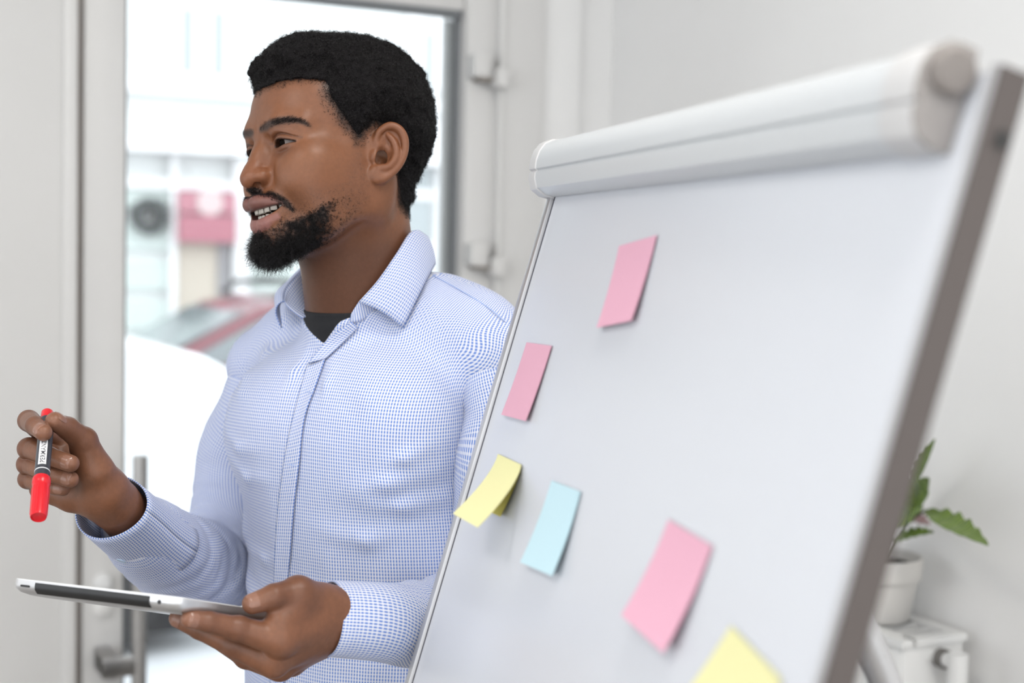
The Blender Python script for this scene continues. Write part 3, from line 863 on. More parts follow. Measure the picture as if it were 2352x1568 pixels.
def head_sdf(P):
    A = P.copy(); A[:, 0] = np.abs(A[:, 0])     # mirrored
    x, y, z = A[:, 0], A[:, 1], A[:, 2]
    S = Sculpt(A)
    S.add(ell(A, (0, 10, 48), (74, 90, 78)), 1)
    S.add(ell(A, (0, -26, 50), (58, 58, 58)), 24)
    S.add(ell(A, (0, -40, -14), (61, 50, 62)), 24)
    # jaw, chin
    S.chain([(50, -4, -50), (43, -45, -70), (15, -82, -87)], [14, 14, 12], k=24, kk=14)
    S.ell((0, -83, -86), (18, 15, 13), k=14)
    S.ell((0, -55, -72), (36, 38, 20), k=20)
    S.ell((52, 8, -40), (14, 20, 26), k=20)
    S.ell((57, -14, -12), (10, 14, 24), k=20)
    # cheekbone and cheek
    S.ell((45, -54, -4), (20, 26, 18), k=22)
    S.ell((32, -72, -22), (18, 16, 20), k=18)
    S.ell((48, -42, -38), (14, 28, 28), k=24)
    # neck
    nb = NECK_BOT.astype(F32)
    S.add(rcone(P, NECK_TOP, nb + np.array([0, 0, -30.]), 56, 62), 18)
    S.add(rcone(P, (0, -8, -60), nb + np.array([0., -24, -10]), 40, 44), 20)
    S.add(rcone(P, (60, 18, -25), nb + np.array([18., -40, 10]), 13, 14), 20)     # neck muscle, his left
    S.add(rcone(P, (-60, 18, -25), nb + np.array([-18., -42, 10]), 13, 14), 20)
    # brow
    S.chain([(0, -77, 34), (9, -77, 34), (26, -78.5, 37), (44, -64, 33)], [8, 8, 8, 7], k=18, kk=8)
    # eye sockets, then lids
    S.ell((29, -98, 13), (15, 15, 9), k=10, sub=True)
    S.ell((15, -93, 16), (6, 8, 9), k=8, sub=True)
    S.ell(EYE_C + np.array([0, 0, 2.0]), (15.5, 13.6, 15.5), k=5.0)
    # nose
    S.chain([(0, -80, 24), (0, -88.5, 8), (0, -99, -8)], [8.5, 9.5, 10.5], k=9, kk=8)
    S.ell((0, -103.5, -16.5), (11.5, 11.5, 9.6), k=7)
    S.ell((12.0, -95, -16.0), (8.2, 11.5, 7.4), k=5)
    S.chain([(0, -108, -21.5), (0, -100.5, -28)], [5.0, 4.6], k=4)
    # mouth mound and lips
    S.ell((0, -80, -50), (33, 18.5, 25), k=14)
    S.ell((0, -82, -72), (20, 16, 10), k=10)
    up, ur = crv([(0, -103.0, -43.6), (8, -102.7, -42.3), (19, -95.5, -44.0), (28, -86, -47), (35, -77.5, -48.5)], [6.6, 6.8, 5.8, 3.6, 1.6], 3)
    S.chain(up, ur, k=3.2, kk=3)
    dn, dr = crv([(0, -95, -65.6), (12, -93.3, -64), (22, -87.5, -59), (29, -82, -53), (35, -77.5, -48.5)], [7.4, 7.2, 5.4, 3.2, 1.6], 3)
    S.chain(dn, dr, k=3.2, kk=3)
    # opening of the mouth
    zc = 0.0062 * x ** 2
    B = A.copy(); B[:, 2] -= zc
    m = np.nonzero((np.abs(A - np.array([0, -88, -53.])) < 44).all(1))[0]
    if len(m):
        e = ell(B[m], (0, -78, -54.2), (32.5, 38, 5.6))
        S.d[m] = smax(S.d[m], -e, 1.6)
    # philtrum, under lip
    S.bump((0, -104, -35), (3.2, 6, 6), -1.4)
    S.bump((0, -97, -77), (14, 8, 5), -2.5)
    # nostrils and the crease behind the wing of the nose
    S.chain([(7.6, -103, -27.5), (7.4, -100.5, -23), (6.5, -95, -13)], [3.8, 3.4, 2.6], k=1.6, sub=True)
    S.bump((22.5, -88, -17), (3.0, 6, 8), -1.6)
    # smile fold
    S.bump((29, -84, -31), (4, 6, 6), -1.0)
    S.bump((36, -78, -42), (4, 6, 8), -1.3)
    S.bump((38, -76, -24), (10, 10, 9), 1.6)
    # temple hollow
    S.bump((68, -48, 34), (10, 20, 18), -2.0)
    # eyelid opening
    m = np.nonzero((x > 12) & (x < 52) & (y < -56) & (z > 2) & (z < 36))[0]
    if len(m):
        q = A[m]
        t, zu, zl = lid_curves(q[:, 0])
        op = smax(q[:, 2] - zu, zl - q[:, 2], 0.4)
        op = np.maximum(op, np.abs(q[:, 0] - 33.0) - 15.0)
        keep = np.minimum(vlen(q - EYE_C.astype(F32)) - (EYE_R - 0.8), ell(q, EYE_C + np.array([1.0, 6.5, 0]), (18.0, 11.0, 12.0)))
        tt = (q[:, 0] - 33.0) / 15.0
        # lid plate bulges below the crease, the brow overhangs it
        S.d[m] -= 0.7 * np.exp(-0.5 * ((q[:, 2] - (zu + 2.2)) / 1.6) ** 2) * np.clip(1.1 - tt * tt, 0, 1)
        S.d[m] = smax(S.d[m], -np.maximum(op, -keep), 0.8)
        fade = np.clip(1.5 - tt * tt, 0, 1)
        cz = lid_crease(q[:, 0])
        S.d[m] += 1.7 * np.exp(-0.5 * ((q[:, 2] - cz) / 0.75) ** 2) * fade
        S.d[m] -= 0.8 * np.exp(-0.5 * ((q[:, 2] - cz - 2.6) / 1.8) ** 2) * fade
        S.d[m] += 0.8 * np.exp(-0.5 * ((q[:, 2] - (zl - 6.5 + 1.5 * tt * tt)) / 1.2) ** 2) * np.clip(1.1 - tt * tt, 0, 1)
        S.d[m] -= 0.5 * np.exp(-0.5 * ((q[:, 2] - (zl - 3.2)) / 1.6) ** 2) * np.clip(1.1 - tt * tt, 0, 1)
    # ears
    Q = A - EO.astype(F32)
    E = np.stack([Q @ EU.astype(F32), Q @ EV.astype(F32), Q @ EW.astype(F32)], -1)
    m = np.nonzero((np.abs(E) < np.array([36, 46, 26])).all(1))[0]
    if len(m):
        q = E[m]
        T = Sculpt(q)
        T.add(ell(q, (4, 3, 0.0), (16, 27, 3.6)), 1)
        T.add(ell(q, (-3, -22, 0.8), (9.5, 10.5, 4.6)), 6)
        hp, hr = crv([(-1, 1, -0.5), (-7, 5, 0.0), (-11, 13, 0.6), (-9, 23, 2.6), (0, 30.5, 3.6), (10, 29, 4.0), (17, 21, 4.4), (19.5, 10, 4.4), (18.5, -2, 4.0), (14, -13, 3.2), (7, -22, 2.4), (0, -27, 1.6)],
                     [1.8, 2.2, 2.6, 3.0, 3.5, 3.6, 3.5, 3.3, 3.1, 3.0, 3.2, 4.0], 3)
        T.chain(hp, hr, k=2.4, kk=2.5)
        T.ell((1.5, 14, 4.2), (7, 9, 4.0), k=3, sub=True)
        T.ell((-2, -3, 4.5), (8.0, 12, 8), k=3, sub=True)
        ap, ar = crv([(-4, -15.5, 3.0), (4, -14, 4.2), (10, -6, 5.0), (11, 4, 5.0), (7, 14, 4.0), (0, 21, 2.8)], [3.4, 3.2, 3.4, 3.2, 2.8, 2.0], 3)
        T.chain(ap, ar, k=3, kk=2.5)
        T.ell((-17, 5, -6.0), (8.0, 13.0, 6.0), k=7)
        T.ell((-11.0, -4, 0.0), (3.6, 5.5, 4.4), k=5)
        T.ell((-5.0, -5, -3), (5.5, 7.5, 9), k=2.5, sub=True)
        S.d[m] = smin(S.d[m], T.d, 5.0)
        S.d[m] = smax(S.d[m], -ell(q, (-3.5, -4.5, -4.0), (5.5, 7.5, 9.0)), 2.5)
    return S.d

HEAD_LO = (-98, -128, -205); HEAD_HI = (98, 108, 132)

# ------------------------------------------------------------------ hair, beard and skin colour of the head
def poly_sd(p, poly):
    """signed distance (inside positive) of 2-D points to a polygon"""
    p = np.asarray(p, F32); poly = np.asarray(poly, F32); n = len(poly)
    d = np.full(len(p), 1e9, F32); ins = np.zeros(len(p), bool)
    for i in range(n):
        a = poly[i]; b = poly[(i + 1) % n]
        ab = b - a
        t = np.clip(((p - a) @ ab) / (ab @ ab), 0, 1)
        q = p - a - t[:, None] * ab
        d = np.minimum(d, np.einsum('ij,ij->i', q, q))
        c = (a[1] > p[:, 1]) != (b[1] > p[:, 1])
        with np.errstate(divide='ignore', invalid='ignore'):
            xx = a[0] + (p[:, 1] - a[1]) / (b[1] - a[1] if b[1] != a[1] else 1e-9) * ab[0]
        ins ^= c & (p[:, 0] < xx)
    d = np.sqrt(d)
    return np.where(ins, d, -d)

_nd = np.random.default_rng(3)
_ND = _nd.normal(size=(28, 3)); _ND = (_ND / vlen(_ND)[:, None]).astype(F32)
_NP = _nd.uniform(0, 6.28, 28).astype(F32)
def wobble(P, wl):
    """cheap smooth 3-D noise, wavelength wl, about -1..1"""
    P = P.astype(F32)
    a = np.zeros(len(P), F32)
    for k in range(14):
        w = F32(wl * (0.7 + 0.06 * k))
        a += np.sin(P @ _ND[k] * (6.283 / w) + _NP[k] + 1.7 * np.sin(P @ _ND[k + 14] * (6.283 / (w * 1.9)) + _NP[k + 14]))
    return a / 14 * 1.9

HAIR_POLY = [(-86, 78), (-73, 81), (-56, 80), (-43, 76), (-45, 63), (-42, 52), (-32, 37), (-20, 22), (-15, 12), (-9, 14), (-1, 24), (9, 30), (21, 27),
             (31, 8), (38, -12), (44, -30), (46, -48), (60, -56), (130, -60), (130, 160), (-130, 160), (-130, 76)]
def cranium(A):
    d = ell(A, (0, 10, 48), (74, 90, 78))
    d = smin(d, ell(A, (0, -26, 50), (58, 58, 58)), 24)
    return d
def hair_sdf(P):
    A = P.copy(); A[:, 0] = np.abs(A[:, 0])
    y, z = P[:, 1], P[:, 2]
    e = poly_sd(P[:, 1:], HAIR_POLY)
    e = e + 2.2 * wobble(P, 17.0) * sm(-z, -70, -50)
    front = sm(z, 66, 80) * sm(-y, 20, 50)
    # thickness grows from the hairline: fast at the forehead, slowly at temple and nape
    w1 = np.clip((e - 5.0) / 30.0, 0, 1) ** 0.62
    w2 = 0.20 + 0.80 * sm(e, 0, 36)
    T = np.where(e > 5.0 * (1 - front), -0.6 + 22.5 * (w1 * (1 - front) + w2 * front), -3.0 + 0 * e)
    T = np.maximum(T, -3.0)
    T = T * np.where(T > 0, 1 - 0.42 * sm(-y, 45, 88) * (1 - 0.5 * sm(z, 96, 118)), 1)
    nape = sm(-z, -25, 45)
    T = T * np.where(T > 0, 1 - 0.50 * nape, 1)
    d = cranium(A)
    # the back of the neck under the nape hair
    d = smin(d, rcone(P, NECK_TOP, NECK_BOT + np.array([0, 0, -30.]), 56, 62) + 1.0, 18)
    d = d - T
    d = smin(d, ell(P, (0, -52, 106), (44, 26, 17)) + 9 * sm(-(e), -6, 2), 12)
    d = d + 4.0 * gauss(P, (-12, -66, 122), (40, 6, 14)) - 3.0 * gauss(P, (0, -40, 138), (40, 14, 14))
    near = np.abs(d) < 14
    if near.any():
        q = P[near]
        d[near] -= (2.8 * wobble(q, 34.0) + 2.4 * wobble(q + 50, 12.0) + 1.6 * wobble(q + 90, 6.5)) * sm(e[near], 3, 14)
    return d

BEARD_POLY = [(-112, -71), (-96, -71), (-88, -63.5), (-79, -64), (-70, -60), (-60, -52), (-47, -46), (-32, -42), (-14, -50), (-12, -60), (-30, -73),
              (-42, -88), (-40, -104), (-60, -116), (-112, -116)]
def beard_density(P):
    e = poly_sd(P[:, 1:], BEARD_POLY)
    d = sm(e, -3, 6) * (0.10 + 0.90 * sm(-P[:, 1], 40, 64))
    d = np.where(P[:, 2] > -40, 0, d)
    A = P.copy(); A[:, 0] = np.abs(A[:, 0])
    d = d * (1 - 0.75 * gauss(A, (22, -97, -77), (9, 14, 7)))
    return d * (0.75 + 0.35 * np.clip(wobble(P, 11.0), -1, 1))
MUST, MUST_R = crv([(1.5, -104, -31.8), (10, -101.5, -32.8), (20, -96, -36), (28, -91, -41), (34.5, -86, -47), (38, -81, -54)], [6.0, 5.6, 4.3, 3.3, 2.6, 1.5], 3)
BROW, BROW_R = crv([(8.5, -90, 33.5), (17, -90, 34.5), (29, -88, 36.5), (43, -79, 37.0), (53, -71, 34.0), (58, -62, 28.0)], [3.4, 4.2, 4.0, 3.2, 2.4, 1.2], 4)
def mirror(P):
    A = P.copy(); A[:, 0] = np.abs(A[:, 0]); return A

def face_colors(V):
    A = mirror(V)
    n1 = wobble(V, 30.0); n2 = wobble(V + 31, 7.0)
    c = np.tile(np.array([0.190, 0.073, 0.032]), (len(V), 1))
    c *= (1 + 0.05 * n1 + 0.03 * n2)[:, None]
    def mix(w, col):
        nonlocal c
        c = c + (np.asarray(col) - c) * np.clip(w, 0, 1)[:, None]
    mix(0.35 * gauss(A, (0, -104, -14), (16, 14, 12)), (0.215, 0.078, 0.045))        # nose
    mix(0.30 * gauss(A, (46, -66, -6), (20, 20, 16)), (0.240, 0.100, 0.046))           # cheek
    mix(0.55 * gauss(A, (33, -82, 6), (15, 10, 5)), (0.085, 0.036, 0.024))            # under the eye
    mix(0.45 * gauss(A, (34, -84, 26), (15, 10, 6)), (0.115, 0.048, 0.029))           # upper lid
    mix(0.35 * gauss(A, (0, -70, 70), (50, 40, 20)), (0.175, 0.082, 0.052))
    mix(0.30 * gauss(A, (84, 18, 0), (12, 30, 40)), (0.19, 0.072, 0.040))
    # stubble, beard ground, moustache, brows, hair roots
    lim = poly_sd(V[:, 1:], [(-90, -36), (-60, -34), (-34, -30), (-18, 4), (-8, 4), (-4, -50), (-26, -78), (-40, -112), (-112, -116), (-112, -70), (-95, -66)])
    spk = np.clip(wobble(V, 2.6), 0, 1)
    mix((0.16 + 0.26 * spk) * sm(lim, -8, 10), (0.035, 0.020, 0.016))
    mix(0.62 * sm(-V[:, 2], 62, 104), (0.066, 0.031, 0.021))     # shaved neck, with the shade under the chin put into the colour
    mix(0.92 * sm(beard_density(V), 0.10, 0.95), (0.012, 0.008, 0.007))
    dm = chain(A, MUST, MUST_R)
    mix(0.80 * sm(-dm, -2.4, 1.6), (0.014, 0.009, 0.008))
    db = chain(A, BROW, BROW_R)
    mix(0.84 * sm(-db, -2.4, 2.0), (0.020, 0.012, 0.010))
    e = poly_sd(V[:, 1:], HAIR_POLY)
    onhead = (A[:, 0] < 76)
    mix(0.93 * sm(e + 2.5 * n2 + 3 * wobble(V, 12.0), -10, 9) * onhead, (0.012, 0.009, 0.008))
    # lips and mouth
    lip_u = chain(A, [(0, -103.0, -43.6), (8, -102.7, -42.3), (19, -95.5, -44.0), (28, -86, -47), (35, -77.5, -48.5)], [6.6, 6.8, 5.8, 3.6, 1.6])
    lip_d = chain(A, [(0, -95, -65.6), (12, -93.3, -64), (22, -87.5, -59), (29, -82, -53), (35, -77.5, -48.5)], [7.4, 7.2, 5.4, 3.2, 1.6])
    mix(0.92 * sm(-lip_u, -2.6, -1.2), (0.155, 0.066, 0.056))
    mix(0.92 * sm(-lip_d, -2.6, -1.2), (0.255, 0.108, 0.094))
    B = A.copy(); B[:, 2] -= 0.0062 * A[:, 0] ** 2
    cav = ell(B, (0, -66, -54.6), (31, 29, 7.5))
    mix(sm(-cav, -0.5, 2.0), (0.035, 0.010, 0.010))
    # lid rims
    t, zu, zl = lid_curves(A[:, 0])
    rim = (np.abs(A[:, 0] - 33) < 15.5) & (A[:, 1] < -66)
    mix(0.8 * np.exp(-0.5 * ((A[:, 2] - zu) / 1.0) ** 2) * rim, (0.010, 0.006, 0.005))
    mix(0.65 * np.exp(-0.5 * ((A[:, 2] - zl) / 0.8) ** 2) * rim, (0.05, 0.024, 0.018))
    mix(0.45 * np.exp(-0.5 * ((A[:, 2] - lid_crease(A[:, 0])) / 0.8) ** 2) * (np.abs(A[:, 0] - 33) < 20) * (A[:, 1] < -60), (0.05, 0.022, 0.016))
    return np.clip(c, 0.004, 1)

def strands(roots, dirs, length, radius, curl=0.35, seg=6, coils=1.6, taper=0.5, jitter=0.35, sides=3, droop=None):
    """many little curly hairs as one mesh (local mm); returns V, F"""
    n = len(roots)
    rg = np.random.default_rng(n)
    d = dirs + rg.normal(size=(n, 3)) * jitter
    d /= vlen(d)[:, None]
    a = np.cross(d, rg.normal(size=(n, 3))); a /= np.maximum(vlen(a), 1e-9)[:, None]
    b = np.cross(d, a)
    L = length * rg.uniform(0.6, 1.25, n)
    ph = rg.uniform(0, 6.28, n); sg = rg.choice([-1, 1], n); co = coils * rg.uniform(0.6, 1.4, n)
    cr = curl * rg.uniform(0.5, 1.4, n)
    pts = []
    for k in range(seg + 1):
        t = k / seg
        ang = ph + sg * co * 6.283 * t
        off = (a * np.cos(ang)[:, None] + b * np.sin(ang)[:, None]) - (a * np.cos(ph)[:, None] + b * np.sin(ph)[:, None])
        p = roots + d * (L * t)[:, None] + off * (cr * min(1, t * 2.5))[:, None]
        if droop is not None: p = p + np.asarray(droop) * (t * t * L)[:, None]
        pts.append(p)
    pts = np.stack(pts, 1)                      # n, seg+1, 3
    tan = np.gradient(pts, axis=1)
    tan /= np.maximum(np.linalg.norm(tan, axis=2, keepdims=True), 1e-9)
    ref = a[:, None, :]
    n1 = np.cross(tan, ref); n1 /= np.maximum(np.linalg.norm(n1, axis=2, keepdims=True), 1e-9)
    n2 = np.cross(tan, n1)
    rad = np.asarray(radius) * (1 - (1 - taper) * np.linspace(0, 1, seg + 1))
    V = np.stack([pts + (n1 * math.cos(6.283 * s / sides) + n2 * math.sin(6.283 * s / sides)) * rad[None, :, None] for s in range(sides)], 2)
    idx = np.arange(n * (seg + 1) * sides).reshape(n, seg + 1, sides)
    F = []
    for s in range(sides):
        s2 = (s + 1) % sides
        F.append(np.stack([idx[:, :-1, s], idx[:, :-1, s2], idx[:, 1:, s2], idx[:, 1:, s]], -1).reshape(-1, 4))
    return V.reshape(-1, 3), np.concatenate(F)

def scatter(V, Q, n, weight=None, seed=1):
    """area-weighted points on a quad mesh with their normals"""
    rg = np.random.default_rng(seed)
    N = vnormals(V, Q)
    ar = vlen(np.cross(V[Q[:, 2]] - V[Q[:, 0]], V[Q[:, 3]] - V[Q[:, 1]])) * 0.5
    if weight is not None:
        ar = ar * np.clip(weight[Q].mean(1), 0, None)
    p = ar / ar.sum()
    f = rg.choice(len(Q), n, p=p)
    u = rg.uniform(size=(n, 1)); v = rg.uniform(size=(n, 1))
    def lerp(X):
        return (X[Q[f, 0]] * (1 - u) + X[Q[f, 1]] * u) * (1 - v) + (X[Q[f, 3]] * (1 - u) + X[Q[f, 2]] * u) * v
    nn = lerp(N); nn /= np.maximum(vlen(nn), 1e-9)[:, None]
    return lerp(V), nn

def join(*vf):
    Vs = []; Fs = []; o = 0
    for V, F in vf:
        Vs.append(V); Fs.append(F + o); o += len(V)
    return np.concatenate(Vs), np.concatenate(Fs)

HEAD_V, HEAD_Q = polygonize(head_sdf, HEAD_LO, HEAD_HI, HEAD_H)
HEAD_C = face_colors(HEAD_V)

def skin_material():
    m = bpy.data.materials.new('skin'); m.use_nodes = True
    nt = m.node_tree; N = nt.nodes; L = nt.links
    b = N['Principled BSDF']
    at_ = N.new('ShaderNodeAttribute'); at_.attribute_name = 'skin'
    tc = N.new('ShaderNodeTexCoord')
    n1 = N.new('ShaderNodeTexNoise'); n1.inputs['Scale'].default_value = 260; n1.inputs['Detail'].default_value = 3
    L.new(tc.outputs['Object'], n1.inputs['Vector'])
    mr = N.new('ShaderNodeMapRange'); mr.inputs['To Min'].default_value = 0.86; mr.inputs['To Max'].default_value = 1.14
    L.new(n1.outputs['Fac'], mr.inputs['Value'])
    mx = N.new('ShaderNodeVectorMath'); mx.operation = 'SCALE'
    L.new(at_.outputs['Color'], mx.inputs[0]); L.new(mr.outputs['Result'], mx.inputs['Scale'])
    L.new(mx.outputs['Vector'], b.inputs['Base Color'])
    b.inputs['Roughness'].default_value = 0.42
    b.inputs['Specular IOR Level'].default_value = 0.38
    v = N.new('ShaderNodeTexVoronoi'); v.inputs['Scale'].default_value = 900
    L.new(tc.outputs['Object'], v.inputs['Vector'])
    bp = N.new('ShaderNodeBump'); bp.inputs['Strength'].default_value = 0.09; bp.inputs['Distance'].default_value = 0.0006
    L.new(v.outputs['Distance'], bp.inputs['Height']); L.new(bp.outputs['Normal'], b.inputs['Normal'])
    return m
M_SKIN = skin_material()
M_HAIR = mat('black_hair', (0.011, 0.0095, 0.0098), rough=0.42, spec=0.36)
M_HAIRCAP = mat('black_hair_mass', (0.006, 0.005, 0.0055), rough=0.75, spec=0.15, bump=0.9, bscale=420)
M_TOOTH = mat('tooth_enamel', (0.60, 0.55, 0.48), rough=0.18, spec=0.5)

def build_head_parts(parent):
    # hair
    V, Q = polygonize(hair_sdf, (-104, -122, -75), (104, 132, 158), HAIR_H, slack=8, project=1)
    keep = (poly_sd(V[:, 1:], HAIR_POLY) > -3.0)
    Q = Q[keep[Q].all(1)]
    e = poly_sd(V[:, 1:], HAIR_POLY)
    cap = link('hair', np_mesh('hair', h2w(V), Q), M_HAIRCAP, parent, True)
    w = sm(e, -3, 6) * (0.45 + 0.55 * sm(V[:, 0], -40, 10))
    P, N = scatter(V, Q, 21000, w, 5)
    S1 = strands(P - N * 1.4, N, 4.6, 0.17, curl=1.25, seg=7, coils=1.5, jitter=0.6, taper=0.6)
    # fade at the temple, sideburn and nape, rooted on the skin
    A = mirror(HEAD_V)
    es = poly_sd(HEAD_V[:, 1:], HAIR_POLY)
    wf = sm(es + 3.0 * wobble(HEAD_V, 14) + 2.0 * wobble(HEAD_V, 6), -9, 8) * (1 - sm(es, 18, 28)) * (A[:, 0] < 76) * (HEAD_V[:, 0] > -20)
    P, N = scatter(HEAD_V, HEAD_Q, 9500, wf, 6)
    S2 = strands(P - N * 0.3, N + np.array([0, 0.2, -0.3]), 2.8, 0.15, curl=0.6, seg=4, coils=1.0, jitter=0.6)
    V2, F2 = join(S1, S2)
    tag(link('hair_curls', np_mesh('hair_curls', h2w(V2), F2), M_HAIR, cap, False), kind='stuff')
    # beard: a dark core and curls on it
    dens = np.clip(beard_density(HEAD_V), 0, 1)
    P, N = scatter(HEAD_V, HEAD_Q, 9500, dens ** 1.5, 7)
    goat = sm(-P[:, 1], 52, 80) * sm(-P[:, 2], 62, 84)
    fw = np.array([0, -0.45, -0.80])
    out = N * 0.7 + fw * (0.3 + goat)[:, None]
    out /= vlen(out)[:, None]
    L = (2.0 + 15.0 * goat * RNG.uniform(0.35, 1.15, len(P)))
    B1 = strands(P - N * 0.3, out, L, 0.13, curl=1.25, seg=9, coils=2.2, jitter=0.42, taper=0.45)
    sel = RNG.uniform(size=len(P)) < goat
    B1b = strands(P[sel] - N[sel] * 0.3, out[sel], L[sel] * 0.6, 0.16, curl=1.2, seg=6, coils=2.0, jitter=0.6, taper=0.45)
    beard = link('beard', np_mesh('beard', *[h2w(join(B1, B1b)[0]), join(B1, B1b)[1]]), M_HAIR, parent)
    A = mirror(HEAD_V)
    dm = chain(A, MUST, MUST_R)
    wm = sm(-dm, -2.5, 1.0)
    P, N = scatter(HEAD_V, HEAD_Q, 3200, wm, 8)
    sx = np.sign(P[:, 0])[:, None]
    out = N * 0.55 + np.array([0, 0, -0.55]) + sx * np.array([0.5, 0.25, 0])
    B2 = strands(P - N * 0.2, out / vlen(out)[:, None], 3.2, 0.11, curl=0.45, seg=5, coils=1.0, jitter=0.3)
    link('moustache', np_mesh('moustache', h2w(B2[0]), B2[1]), M_HAIR, parent)
    # stubble up the cheek
    lim = poly_sd(HEAD_V[:, 1:], [(-80, -44), (-60, -40), (-34, -28), (-20, 2), (-10, 2), (-6, -50), (-26, -78), (-40, -105), (-100, -112), (-100, -70)])
    P, N = scatter(HEAD_V, HEAD_Q, 2600, sm(lim, -4, 10) * (HEAD_V[:, 0] > 0) * (0.25 + sm(-HEAD_V[:, 2], 20, 60)), 9)
    B3 = strands(P - N * 0.2, N + np.array([0, -0.5, -0.8]), 1.3, 0.10, curl=0.25, seg=3, coils=0.7, jitter=0.4)
    link('stubble', np_mesh('stubble', h2w(B3[0]), B3[1]), M_HAIR, beard)
    # brows
    db = chain(A, BROW, BROW_R)
    for s in (1, -1):
        wb = sm(-db, -1.0, 1.6) * (HEAD_V[:, 0] * s > 0)
        P, N = scatter(HEAD_V, HEAD_Q, 1500, wb, 10 + s)
        out = np.tile(np.array([0.75 * s, 0.45, 0.18]), (len(P), 1)) + N * 0.35
        out[:, 2] += 0.5 * (1 - sm(np.abs(P[:, 0]), 8, 26))
        B4 = strands(P - N * 0.2, out / vlen(out)[:, None], 3.8, 0.085, curl=0.1, seg=4, coils=0.5, jitter=0.16, taper=0.3)
        link('eyebrow', np_mesh('eyebrow', h2w(B4[0]), B4[1]), M_HAIR, parent)
        # lashes
        xs = np.linspace(19.0, 47.5, 64)
        t, zu, zl = lid_curves(xs)
        rt = np.stack([xs * s, EYE_C[1] - np.sqrt(np.maximum(13.6 ** 2 - ((xs - 31.5) * 0.86) ** 2 - (zu - 16.5) ** 2, 4)), zu + 0.2], -1)
        dr = np.stack([(xs - 32) * 0.03 * s, -np.ones_like(xs), -0.25 + 0 * xs], -1)
        Lh = strands(rt, dr / vlen(dr)[:, None], 3.4, 0.14, curl=0.1, seg=4, coils=0.3, jitter=0.14, taper=0.25, droop=(0, 0, 0.3))
        link('eyelashes', np_mesh('eyelashes', h2w(Lh[0]), Lh[1]), M_HAIR, parent)
        # eyeball with iris
        gaze = HR.T @ np.array([-0.80, -0.58, -0.13])
        gaze = gaze / np.linalg.norm(gaze)
        th = np.concatenate([np.linspace(0.001, 0.60, 24), np.linspace(0.66, math.pi - 0.01, 22)])
        a = np.cross(gaze, [0, 0, 1.0]); a /= np.linalg.norm(a); b = np.cross(gaze, a)
        nph = 40; ph = np.arange(nph) * 2 * math.pi / nph
        r = EYE_R + 0.55 * np.exp(-(th / 0.38) ** 2)
        VV = (gaze * (np.cos(th) * r)[:, None, None] + (a * np.cos(ph)[:, None] + b * np.sin(ph)[:, None])[None] * (np.sin(th) * r)[:, None, None]).reshape(-1, 3) + EYE_C * np.array([s, 1, 1])
        i = np.arange(len(th) * nph).reshape(len(th), nph)
        FF = np.stack([i[:-1], np.roll(i, -1, 1)[:-1], np.roll(i, -1, 1)[1:], i[1:]], -1).reshape(-1, 4)
        col = np.zeros((len(th), nph, 3))
        for k, tt in enumerate(th):
            if tt < 0.17: cc = (0.003, 0.003, 0.003)
            elif tt < 0.42: cc = (0.005, 0.003, 0.002)
            elif tt < 0.50: cc = (0.008, 0.005, 0.004)
            else: cc = (0.20, 0.175, 0.165)
            col[k] = cc
        link('eye', np_mesh('eye', h2w(VV), FF, colors={'eye': col.reshape(-1, 3)}), M_EYE, parent, True)
    # teeth: each one a part
    for row, (z0, z1, ws) in enumerate([(-42.0, -54.0, (8.4, 6.6, 7.4, 6.6)), (-55.2, -67.0, (5.6, 6.0, 6.8, 7.0, 7.0))]):
        ax, ay, y0 = (26.5, 29.5, -68.0) if row == 0 else (24.5, 27.0, -67.0)
        for s in (1, -1):
            th = 0.0
            for k, w in enumerate(ws):
                rad = math.hypot(ax * math.cos(th), ay * math.sin(th) * 0.6 + 0.0)
                dth = w / max(rad, 12)
                tm = th + dth / 2
                c = np.array([s * ax * math.sin(tm), y0 - ay * math.cos(tm), 0.0])
                tg = np.array([s * ax * math.cos(tm), ay * math.sin(tm), 0]); tg /= np.linalg.norm(tg)
                nm = np.array([s * math.sin(tm) / ax, -math.cos(tm) / ay, 0]); nm /= np.linalg.norm(nm)
                zo = 0.0068 * (c[0] ** 2)
                g = []
                nu, nv = 7, 6
                for iv in range(nv):
                    v = iv / (nv - 1)
                    for iu in range(nu):
                        u = iu / (nu - 1) * 2 - 1
                        wd = w * 0.5 * (0.86 + 0.12 * v) * 0.98
                        z = z0 + (z1 - z0) * v + zo + (0.5 * u * u * (1 if row == 0 else -1) if iv == nv - 1 else 0)
                        dp = 1.5 * (1 - 0.75 * u ** 4) * (1 - 0.35 * v ** 3)
                        g.append(c + tg * u * wd + nm * dp + np.array([0, 0, z]))
                g = np.array(g)
                back = g - nm * 3.0
                i = np.arange(nu * nv).reshape(nv, nu)
                F = np.stack([i[:-1, :-1], i[:-1, 1:], i[1:, 1:], i[1:, :-1]], -1).reshape(-1, 4)
                o = nu * nv
                rim = [(i[0, :], 1), (i[-1, :], -1), (i[:, 0], -1), (i[:, -1], 1)]
                FF = [F, F[:, ::-1] + o]
                for e_, sg in rim:
                    q = np.stack([e_[:-1], e_[1:], e_[1:] + o, e_[:-1] + o], -1)
                    FF.append(q if sg > 0 else q[:, ::-1])
                link('tooth', np_mesh('tooth', h2w(np.concatenate([g, back])), np.concatenate(FF)), M_TOOTH, parent, True)
                th += dth

def eye_material():
    m = mat('eye', (0.6, 0.6, 0.6), rough=0.12, spec=0.015)
    a = m.node_tree.nodes.new('ShaderNodeAttribute'); a.attribute_name = 'eye'
    m.node_tree.links.new(a.outputs['Color'], m.node_tree.nodes['Principled BSDF'].inputs['Base Color'])
    return m
M_EYE = eye_material()

